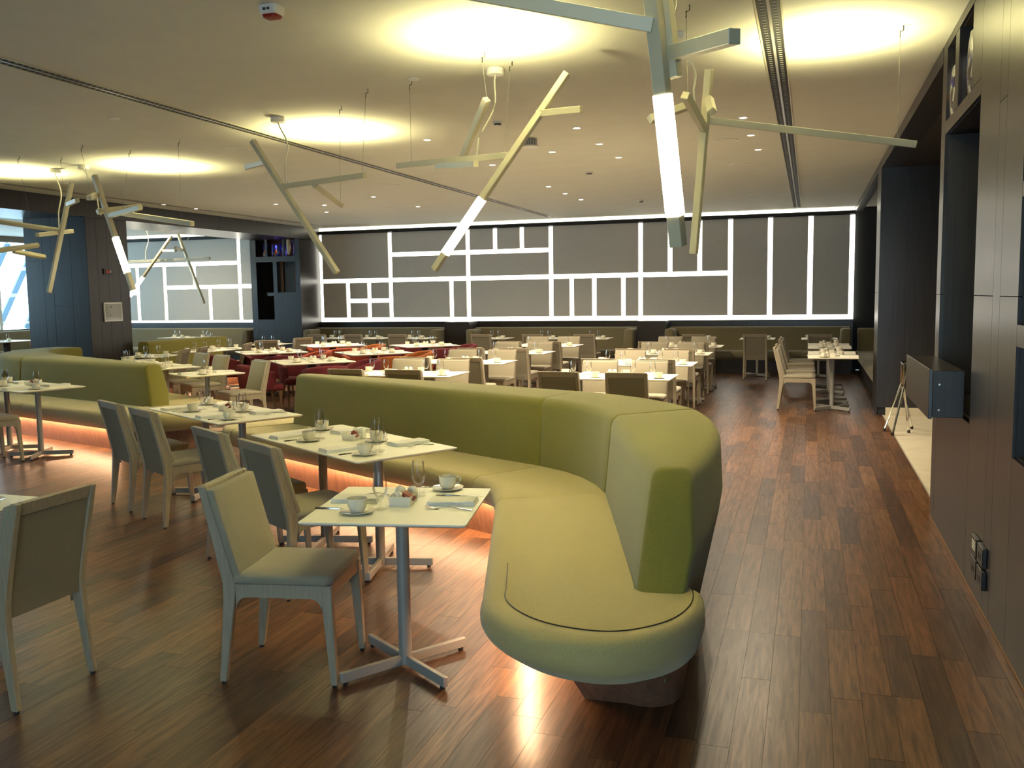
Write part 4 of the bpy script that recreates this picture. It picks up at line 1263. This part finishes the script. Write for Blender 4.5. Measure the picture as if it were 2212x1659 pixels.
# ================================================================== pendants: random stick lamps
def pend(label, bars, tube, canopy, wires, ups, sec=.062, power=60, tubepow=None):
    c = Vector(bars[0][0])
    t = link('stick_pendant', None, None, (0, 0, 0))
    tag(t, label, 'pendant lamp', 'branching stick pendants')
    for k, (a, b) in enumerate(bars):
        link('bar', MB().bar(a, b, sec, sec, (0.3, 1, 0.1)).mesh('bar', 'lampbar', .003, 1, angle=30), t)
    if tube:
        p0, p1 = Vector(bars[0][0]), Vector(bars[0][1])
        a, b = p0.lerp(p1, tube[0]), p0.lerp(p1, tube[1])
        link('light_tube', MB().bar(a, b, sec + .004, sec + .004, (0.3, 1, 0.1)).mesh('light_tube', 'tube', smooth=False), t)
    if canopy:
        x, y = canopy[0]
        link('ceiling_canopy', MB().lathe([(.062, CZ - .05), (.066, CZ - .046), (.066, CZ - .004), (.06, CZ)], 24, (x, y, 0)).mesh('ceiling_canopy', 'white'), t)
        e = Vector(canopy[1])
        s = Vector((x, y, CZ - .05))
        pts = []
        for i in range(13):
            f = i / 12
            p = s.lerp(e, f)
            p.x += .05 * math.sin(f * PI) * math.sin(f * 5); p.y += .03 * math.sin(f * PI)
            if f > .75:
                p.z -= .10 * math.sin((f - .75) * 4 * PI)
            pts.append(p)
        link('cord', MB().tube(pts, .007, 6).mesh('cord', 'cord'), t)
    for top, bot in wires:
        link('suspension_wire', MB().tube([(top[0], top[1], CZ - .06), bot], .0018, 4).mesh('suspension_wire', 'wire'), t)
        link('wire_hook', MB().tube([(top[0] + .02, top[1], CZ), (top[0] + .02, top[1], CZ - .03), (top[0], top[1], CZ - .035), (top[0], top[1], CZ - .07)], .005, 5).mesh('wire_hook', 'wire'), t)
    for loc, target in ups:
        sp = spot('uplight', loc, target, power, LAMP, 150, 0.9, .05)
        sp.parent = t
    return t


def up(x, y, z=2.86, dx=0, dy=0):
    return ((x, y, z), (x + dx, y + dy, CZ))


NUM6 = ('first', 'second', 'third', 'fourth', 'fifth', 'sixth')
UPW = 46
def S1(p, k=1.2):
    return (p[0] * k, p[1] * k, EYE + (p[2] - EYE) * k)
pend('stick pendant at the top edge, nearest, with the long bright upright tube',
     [(S1((-.543, 3.215, 2.80)), S1((-.463, 3.41, 1.83))), (S1((-1.23, 3.20, 2.765)), S1((-.53, 3.25, 2.585))), (S1((-.51, 3.29, 2.75)), S1((-.47, 3.33, 2.42))), (S1((-.475, 3.31, 2.50)), S1((-.24, 3.07, 2.475)))],
     (.454, .887), ((-.8, 3.4), S1((-.53, 3.25, 2.75))), [((-.5, 4.1), S1((-.48, 3.38, 2.62))), ((-1.2, 3.84), (-1.2, 3.84, 2.93))], [up(-.5, 4.35, 2.95), up(-1.35, 4.2, 2.95)], .06, UPW * 1.7)
pend('stick pendant hanging in the centre, with slanting bar whose lower end glows',
     [((-1.60, 6.19, 3.17), (-2.60, 6.14, 1.85)), ((-1.82, 6.19, 2.91), (-1.48, 6.10, 2.90)), ((-2.05, 6.25, 2.65), (-3.17, 6.79, 2.71)), ((-2.19, 6.19, 3.04), (-2.52, 6.55, 2.70)), ((-2.75, 6.60, 2.66), (-2.29, 6.22, 2.60))],
     (.625, .913), ((-2.26, 6.59), (-2.37, 6.42, 2.67)), [((-2.20, 6.14), (-2.19, 6.19, 3.05)), ((-3.02, 6.72), (-3.02, 6.72, 2.72)), ((-2.1, 6.45), (-2.09, 6.27, 2.67))], [up(-2.02, 5.78, 2.86)], .046, UPW)
pend('stick pendant left of centre, bar slanting down to the right',
     [((-4.70, 7.06, 3.05), (-3.87, 7.00, 1.87)), ((-4.58, 7.08, 2.86), (-5.04, 7.46, 2.89)), ((-4.38, 7.02, 2.63), (-3.47, 6.79, 2.65)), ((-4.01, 6.92, 2.61), (-3.99, 7.34, 2.48))],
     None, ((-4.76, 7.58), (-4.33, 7.02, 2.68)), [((-3.99, 7.36), (-3.99, 7.32, 2.50)), ((-3.47, 6.85), (-3.5, 6.8, 2.66))], [up(-4.65, 8.4, 2.86)], .046, UPW * 1.5)
pend('stick pendant at the left with a short glowing section before the sign pillar',
     [((-7.68, 8.41, 3.07), (-7.24, 8.42, 1.78)), ((-7.66, 8.40, 2.85), (-7.43, 8.04, 2.77)), ((-7.64, 8.38, 2.66), (-7.45, 8.88, 2.75)), ((-7.52, 8.42, 2.61), (-6.83, 8.12, 2.65)), ((-7.46, 8.55, 2.65), (-6.23, 8.19, 2.46))],
     (.543, .853), ((-8.65, 9.30), (-7.6, 8.42, 2.67)), [((-7.35, 8.60), (-7.45, 8.55, 2.66)), ((-6.4, 8.24), (-6.4, 8.24, 2.5)), ((-7.55, 8.1), (-7.5, 8.15, 2.8))], [up(-7.9, 9.7, 2.86)], .052, UPW * 1.7)
pend('stick pendant at the left edge, long bar leaning to the left',
     [((-8.23, 8.65, 3.04), (-8.30, 8.28, 1.76)), ((-8.19, 8.53, 2.78), (-7.70, 8.16, 2.77)), ((-8.83, 7.98, 2.59), (-8.32, 8.56, 2.48)), ((-8.28, 8.15, 2.41), (-8.45, 8.84, 2.50)), ((-8.70, 7.78, 2.21), (-8.59, 8.46, 2.32)), ((-8.78, 8.28, 2.25), (-8.84, 8.79, 2.20))],
     None, ((-9.2, 9.4), (-8.3, 8.5, 2.52)), [((-8.42, 8.7), (-8.4, 8.7, 2.48)), ((-8.8, 8.45), (-8.84, 8.7, 2.22))], [up(-9.85, 9.4, 2.86)], .046, UPW * 1.5)
pend('stick pendant at the right, with a long arm reaching towards the dark wall',
     [((-.61, 5.86, 3.03), (-.72, 6.03, 1.91)), ((-.71, 5.49, 2.81), (-.64, 5.92, 2.67)), ((-.65, 5.93, 2.74), (.64, 6.55, 2.60)), ((-.92, 5.51, 2.69), (-.72, 5.70, 2.79)), ((-.61, 5.84, 2.85), (-.58, 5.74, 2.75))],
     None, ((-.85, 6.17), (-.65, 5.93, 2.78)), [((.53, 6.52), (.53, 6.50, 2.63)), ((-.72, 5.6), (-.70, 5.55, 2.81))], [up(.10, 6.62, 2.86)], .046, UPW)
def S(p, k=1.3226):
    return (p[0] * k, p[1] * k, EYE + (p[2] - EYE) * k)
pend('stick pendant seen through the left opening, glowing lower end, left of two',
     [(S((-10.39, 13.09, 2.75)), S((-11.06, 12.77, 1.73))), (S((-10.53, 13.02, 2.50)), S((-9.99, 12.67, 2.47))), (S((-11.32, 13.06, 2.33)), S((-9.64, 13.09, 2.35)))],
     (.68, 1.0), ((-14.5, 17.4), S((-10.8, 12.9, 2.36))), [], [up(-14.4, 17.2, 2.85)], .055, UPW)
pend('stick pendant seen through the left opening, slanting right, right of two',
     [(S((-10.49, 13.38, 2.80)), S((-10.04, 13.41, 1.59))), (S((-10.41, 13.38, 2.52)), S((-10.20, 12.92, 2.54)))], None, ((-13.6, 17.8), S((-10.4, 13.38, 2.55))), [], [], .055, UPW)

# pendants added out of view to brighten the near tables and the ceiling
for k, (x, y, a) in enumerate(((-2.3, 1.7, .4), (-5.6, 2.2, 1.2), (.0, .2, 2.2), (-3.6, -1.2, 3.0), (-8.6, 4.4, .8), (-8.2, -.5, 2.0))):
    c, s_ = math.cos(a), math.sin(a)
    q = lambda u, v, z: (x + u * c - v * s_, y + u * s_ + v * c, z)
    pend(f'stick pendant added out of view for extra light, {NUM6[k]}', [(q(-.5, 0, 3.05), q(.5, .1, 2.72)), (q(-.1, 0, 2.92), q(.2, .7, 2.8)), (q(.1, 0, 2.85), q(.4, -.6, 2.95))], None,
         ((x + .1, y + .3), q(.0, 0, 2.9)), [((x - .3, y), q(-.3, 0, 2.98))], [up(x, y, 2.95)], .05, UPW * (.1, 1.5, .1, .1, 1.3, .1)[k])

# ================================================================== ceiling fittings
DLS = [(-3.97, 9.27), (-2.29, 9.22), (-2.94, 10.62), (-2.29, 10.28), (-2.29, 11.38), (-3.95, 11.35), (-3.98, 10.36), (-3.93, 13.96), (-3.94, 15.03), (-3.93, 16.11), (-7.05, 14.09), (-7.06, 15.96),
       (-9.16, 14.41), (-8.48, 14.95), (-9.13, 16.17), (-.64, 9.31), (-.63, 10.37), (-.61, 11.44), (-10.95, 13.62), (-10.94, 14.5), (-14.0, 16.9), (-15.2, 16.9), (-14.0, 18.4), (-15.2, 18.4)]
ring = MB().lathe([(.035, CZ - .002), (.046, CZ - .005), (.052, CZ - .004), (.053, CZ), (.034, CZ + .0)], 20, cap=False).mesh('trim_ring', 'white')
lens = MB().lathe([(.0, CZ - .003), (.034, CZ - .003), (.034, CZ - .001), (0, CZ - .001)], 16, cap=False).mesh('lens', 'lens')
DLP = proto('downlight', ('trim_ring', ring), ('lens', lens))
order = sorted(range(len(DLS)), key=lambda i: (-DLS[i][0] / DLS[i][1], DLS[i][1]))
NUM = ['first', 'second', 'third', 'fourth', 'fifth', 'sixth', 'seventh', 'eighth', 'ninth', 'tenth', 'eleventh', 'twelfth', 'thirteenth', 'fourteenth', 'fifteenth', 'sixteenth', 'seventeenth', 'eighteenth', 'nineteenth', 'twentieth', 'twenty-first', 'twenty-second', 'twenty-third', 'twenty-fourth']
for q, i in enumerate(order):
    x, y = DLS[i]
    o = inst(DLP, (x, y, 0), 0, f'small lit round ceiling downlight, {NUM[q]} counted from the right', 'downlight', 'lit ceiling downlights')
    sp = spot('downlight_beam', (x, y, CZ - .012), (x, y, 0), (9 if x > -12 else 22) if x < -10.5 else 80, (1.0, 0.83, 0.58), 100 if -10.5 < x < -8 else 164, 1.0, .03)
    sp.parent = o
    sp.location = (0, 0, CZ - .012)
# linear slot diffusers
def slot(x, y0, y1, label, wdt=.15):
    t = link('slot_diffuser', None, None, (x, 0, 0))
    tag(t, label, 'air diffuser', 'linear ceiling air diffusers')
    for s in (-1, 0, 1):
        w2 = .006 if s else .009
        link('flange', MB().box(s * wdt / 2 - w2, s * wdt / 2 + w2, y0, y1, CZ - .006, CZ + .002).mesh('flange', 'lampbar' if s else 'silver', smooth=False), t)
    link('throat', MB().box(-wdt / 2, wdt / 2, y0, y1, CZ - .0015, CZ + .001).mesh('throat', 'black', smooth=False), t)
    m = MB()
    yy = y0
    while yy < y1:
        for s in (-1, 1):
            m.box(s * wdt / 4 - .012, s * wdt / 4 + .012, yy, yy + .012, CZ - .0045, CZ - .001)
        yy += .06
    f = link('deflector_vanes', m.mesh('deflector_vanes', 'greymetal', smooth=False), t)
    f['kind'] = 'stuff'
slot(-.26, 1.5, 19.5, 'black double slot air diffuser running along the ceiling at the right')
slot(-5.42, 2.5, 19.5, 'black double slot air diffuser crossing the ceiling at the left of centre')
slot(-10.95, 4.5, 19.5, 'black double slot air diffuser along the ceiling near the left pillars')
spk = MB().lathe([(.0, CZ - .004), (.115, CZ - .006), (.12, CZ - .008), (.135, CZ - .006), (.138, CZ)], 28, cap=False)
SPK = proto('ceiling_speaker', ('grille', spk.mesh('grille', 'ceiling')), ('rim', MB().lathe([(.12, CZ - .0085), (.138, CZ - .0085), (.139, CZ - .0), (.119, CZ - .0)], 28, cap=False).mesh('rim', 'white')))
for (x, y), w_ in zip([(-6.06, 12.77), (-6.16, 8.97), (-.91, 12.65), (-.9, 16.73), (-.92, 10.6), (-11.3, 16.9)],
                      ('beside the left slot, farther one', 'beside the left slot, nearer one', 'right part, middle of three', 'right part, farthest of three', 'right part, nearest of three', 'far left near the display cabinet')):
    inst(SPK, (x, y, 0), 0, f'flat round ceiling speaker, {w_}', 'speaker', 'flat round ceiling speakers')
DISC = proto('cover_disc', ('disc', MB().lathe([(0, CZ - .012), (.035, CZ - .012), (.045, CZ - .008), (.046, CZ)], 20, cap=False).mesh('cover_disc', 'white')))
for (x, y), w_ in zip([(-2.96, 6.67), (.12, 6.68), (-6.17, 7.05)], ('left of the central pendant', 'inside the bright pool at the upper right', 'left of the long slot')):
    inst(DISC, (x, y, 0), 0, f'small white ceiling disc {w_}', 'ceiling cap', 'small ceiling discs')
# smoke detectors and sensors
DET = proto('smoke_detector', ('base', MB().lathe([(.05, CZ - .02), (.052, CZ - .016), (.052, CZ)], 22).mesh('base', 'white')),
            ('slotted_band', MB().lathe([(.034, CZ - .034), (.036, CZ - .032), (.036, CZ - .02)], 22).mesh('slotted_band', 'darkplastic')),
            ('cap', MB().lathe([(0, CZ - .048), (.022, CZ - .047), (.034, CZ - .040), (.036, CZ - .034)], 22, cap=False).mesh('cap', 'white')))
for (x, y), w_ in zip([(-2.93, 8.59), (-2.96, 16.76), (-2.95, 12.57)], ('right of the central pendant cord', 'far back in the middle', 'in the middle, second farthest')):
    inst(DET, (x, y, 0), 0, f'white round smoke detector on the ceiling {w_}', 'smoke detector', 'ceiling smoke detectors')
t = link('ribbed_ceiling_unit', None, None, (-2.92, 9.65, 0))
tag(t, 'white round ceiling unit with ribbed grey collar beside the central pendant', 'ceiling unit')
link('collar', MB().lathe([(.07, CZ - .075), (.07, CZ)], 24).mesh('collar', 'greymetal'), t)
for k in range(16):
    a = 2 * PI * k / 16
    link('rib', MB().obox((.073 * math.cos(a), .073 * math.sin(a), CZ - .04), (.008, .006, .07), a).mesh('rib', 'white', smooth=False), t)
link('face_disc', MB().lathe([(0, CZ - .095), (.095, CZ - .09), (.098, CZ - .082), (.09, CZ - .075)], 28, cap=False).mesh('face_disc', 'white'), t)
t = link('ceiling_sensor', None, None, (-3.0, 4.76, 0))
tag(t, 'small white ceiling sensor with a dark red band near the top edge', 'sensor')
link('housing', MB().loft([[(x, y, CZ - z) for x, y in rounded([(-a, -b), (a, -b), (a, b), (-a, b)], [.02] * 4, 3)] for a, b, z in ((.06, .055, 0.0), (.058, .053, .04), (.05, .045, .05))]).mesh('housing', 'white'), t)
link('red_band', MB().loft([[(x, y, CZ - z) for x, y in rounded([(-a, -b), (a, -b), (a, b), (-a, b)], [.02] * 4, 3)] for a, b, z in ((.05, .045, 0.051), (.045, .04, .066), (.03, .025, .07))]).mesh('red_band', 'red'), t)
for x in (-.018, .008):
    link('mark', MB().box(x - .009, x + .009, -.0565, -.053, CZ - .032, CZ - .018).mesh('mark', 'ink', smooth=False), t)

# ================================================================== wall things
t = link('evacuation_sign', None, None, (-11.508, 12.84, 1.465))
tag(t, 'silver framed glossy plan sign on the dark pillar at the left', 'sign')
link('frame', MB().box(0, .03, -.215, .215, -.165, .165).mesh('frame', 'silver', .004, 1), t)
b = link('sheet', MB().box(.03, .032, -.195, .195, -.145, .145).mesh('sheet', 'paper', smooth=False), t)
pl = MB()
for a, c, e, g in ((-.16, .0, .08, .083), (-.16, .0, -.083, -.08), (-.16, -.157, -.08, .08), (-.002, .001, -.08, .02), (-.10, -.097, -.03, .03)):
    pl.box(.032, .0325, a, c, e, g)
link('printed_plan', pl.mesh('printed_plan', 'ink', smooth=False), b)
for y, z in ((-.05, .09), (-.08, -.055)):
    link('printed_mark', MB().box(.032, .0326, y - .012, y + .012, z - .012, z + .012).mesh('printed_mark', 'darkplastic', smooth=False), b)
t = link('alarm_call_point', None, None, (-11.508, 12.78, 2.16))
tag(t, 'small black wall unit with a red face on the dark pillar', 'alarm unit')
link('housing', MB().box(0, .02, -.105, .105, -.05, .05).mesh('housing', 'darkplastic', .004, 1), t)
link('red_face', MB().box(.02, .024, -.06, .035, -.033, .033).mesh('red_face', 'red', smooth=False), t)
link('white_mark', MB().box(.02, .024, .045, .06, -.02, .03).mesh('white_mark', 'white', smooth=False), t)

pos = [(5.20, .305, 'upper left'), (5.02, .305, 'upper right'), (5.20, .19, 'lower left'), (5.02, .19, 'lower right')]
for y, z, nm in pos:
    t = link('wall_socket', None, None, (XR, y, z))
    tag(t, f'black wall socket low on the right wall, {nm} of four' + (', with pale print' if nm == 'upper left' else ''), 'socket', 'black wall sockets')
    link('plate', MB().box(-.022, 0, -.075, .075, -.05, .05).mesh('plate', 'darkplastic', .003, 1), t)
    if nm == 'upper left':
        for k in range(3):
            link('printed_line', MB().box(-.0235, -.0215, -.045, .045, .018 - k * .018, .028 - k * .018).mesh('printed_line', 'white', smooth=False), t)
    else:
        for k in (-1, 1):
            link('contact_slot', MB().box(-.0235, -.0215, k * .022 - .007, k * .022 + .007, -.02, .012).mesh('contact_slot', 'black', smooth=False), t)

# folding tray stand with chrome legs in the side room
t = link('tray_stand', None, None, (1.05, 11.35, 0))
tag(t, 'folded chrome tray stand on the cream tiles beside the floating counter', 'tray stand')
for k, yy in ((0, -.16), (1, .16)):
    for s in (-1, 1):
        link('leg', MB().tube([(-.02 + s * .16 * (1 if k else .6), yy + s * .12, .02), (.0, yy, .55), (.02 - s * .02, yy, .80)], .013, 8).mesh('leg', 'chrome'), t)
        link('foot_cap', MB().lathe([(.017, 0), (.017, .035)], 8, (-.02 + s * .16 * (1 if k else .6), yy + s * .12, 0)).mesh('foot_cap', 'darkplastic'), t)
link('top_rail', MB().tube([(.0, -.2, .80), (.0, .2, .80), (.06, .22, .80), (.12, .22, .79), (.45, .2, .79)], .016, 8).mesh('top_rail', 'chrome'), t)

# glass in the niches
def blade(label, loc, rz, h, w, m):
    rings = []
    for k in range(13):
        f = k / 12
        hw = w * (math.sin(PI * (.12 + .78 * f)) ** .7) * (1 if f < .6 else 1 - .25 * (f - .6))
        th = .018 * (math.sin(PI * (.08 + .86 * f)) ** .5) + .004
        rings.append([(hw * math.cos(a), th * math.sin(a), h * f) for a in [2 * PI * i / 14 for i in range(14)]])
    o = link('glass_sculpture', MB().loft(rings).mesh('glass_sculpture', m, angle=60), None, loc, rz)
    return tag(o, label, 'glass art', 'art glass in the right wall niches')
blade('oval art glass with orange and blue patches in the farther right wall niche', (XR + .024, 6.80, 2.80), PI / 2, .33, .16, 'art')
blade('oval streaked art glass with an orange rim in the nearer right wall niche', (XR + .024, 6.10, 2.80), PI / 2, .37, .15, 'art')
for y in (6.78, 6.2):
    spot('niche_light', (XR + .06, y, 3.27), (XR + .05, y + .1, 2.85), 1.0, (1, .95, .85), 90, .6, .02)
def vase(label, x, k):
    prof = [(.05, 0), (.075, .02), (.08, .10), (.07, .20), (.075, .27), (.062, .30), (.05, .27), (.055, .20), (.0, .03)]
    o = link('glass_vase', MB().lathe([(r * .8 * (1 + .08 * math.sin(k + z * 30)), z) for r, z in prof], 16, cap=False).mesh('glass_vase', 'artw', angle=60), None, (x, 19.25, 2.658), k)
    return tag(o, label, 'vase', 'blue and white glass vases in the display cabinet')
for k, (x, nm) in enumerate(((-12.58, 'left cell'), (-12.33, 'middle cell, left one'), (-12.19, 'middle cell, centre one'), (-12.05, 'middle cell, right one'), (-11.74, 'right cell'))):
    vase(f'blue and white glass vase in the display cabinet, {nm}', x, k)
rib = []
for k in range(22):
    f = k / 21
    rib.append((.035 + .018 * math.sin(f * PI) - .02 * f + .008 * (k % 2), -.36 * f))
o = link('ribbed_glass', MB().lathe(rib, 12).mesh('ribbed_glass', 'artcream', angle=80), None, (-11.86, 19.13, 3.06))
tag(o, 'bright cream ribbed glass hanging in the display cabinet', 'glass art')
for x in (-12.55, -12.2, -11.8):
    spot('cabinet_light', (x, 19.3, 3.05), (x, 19.25, 2.66), 12, (1, .85, .55), 80, .6, .02)
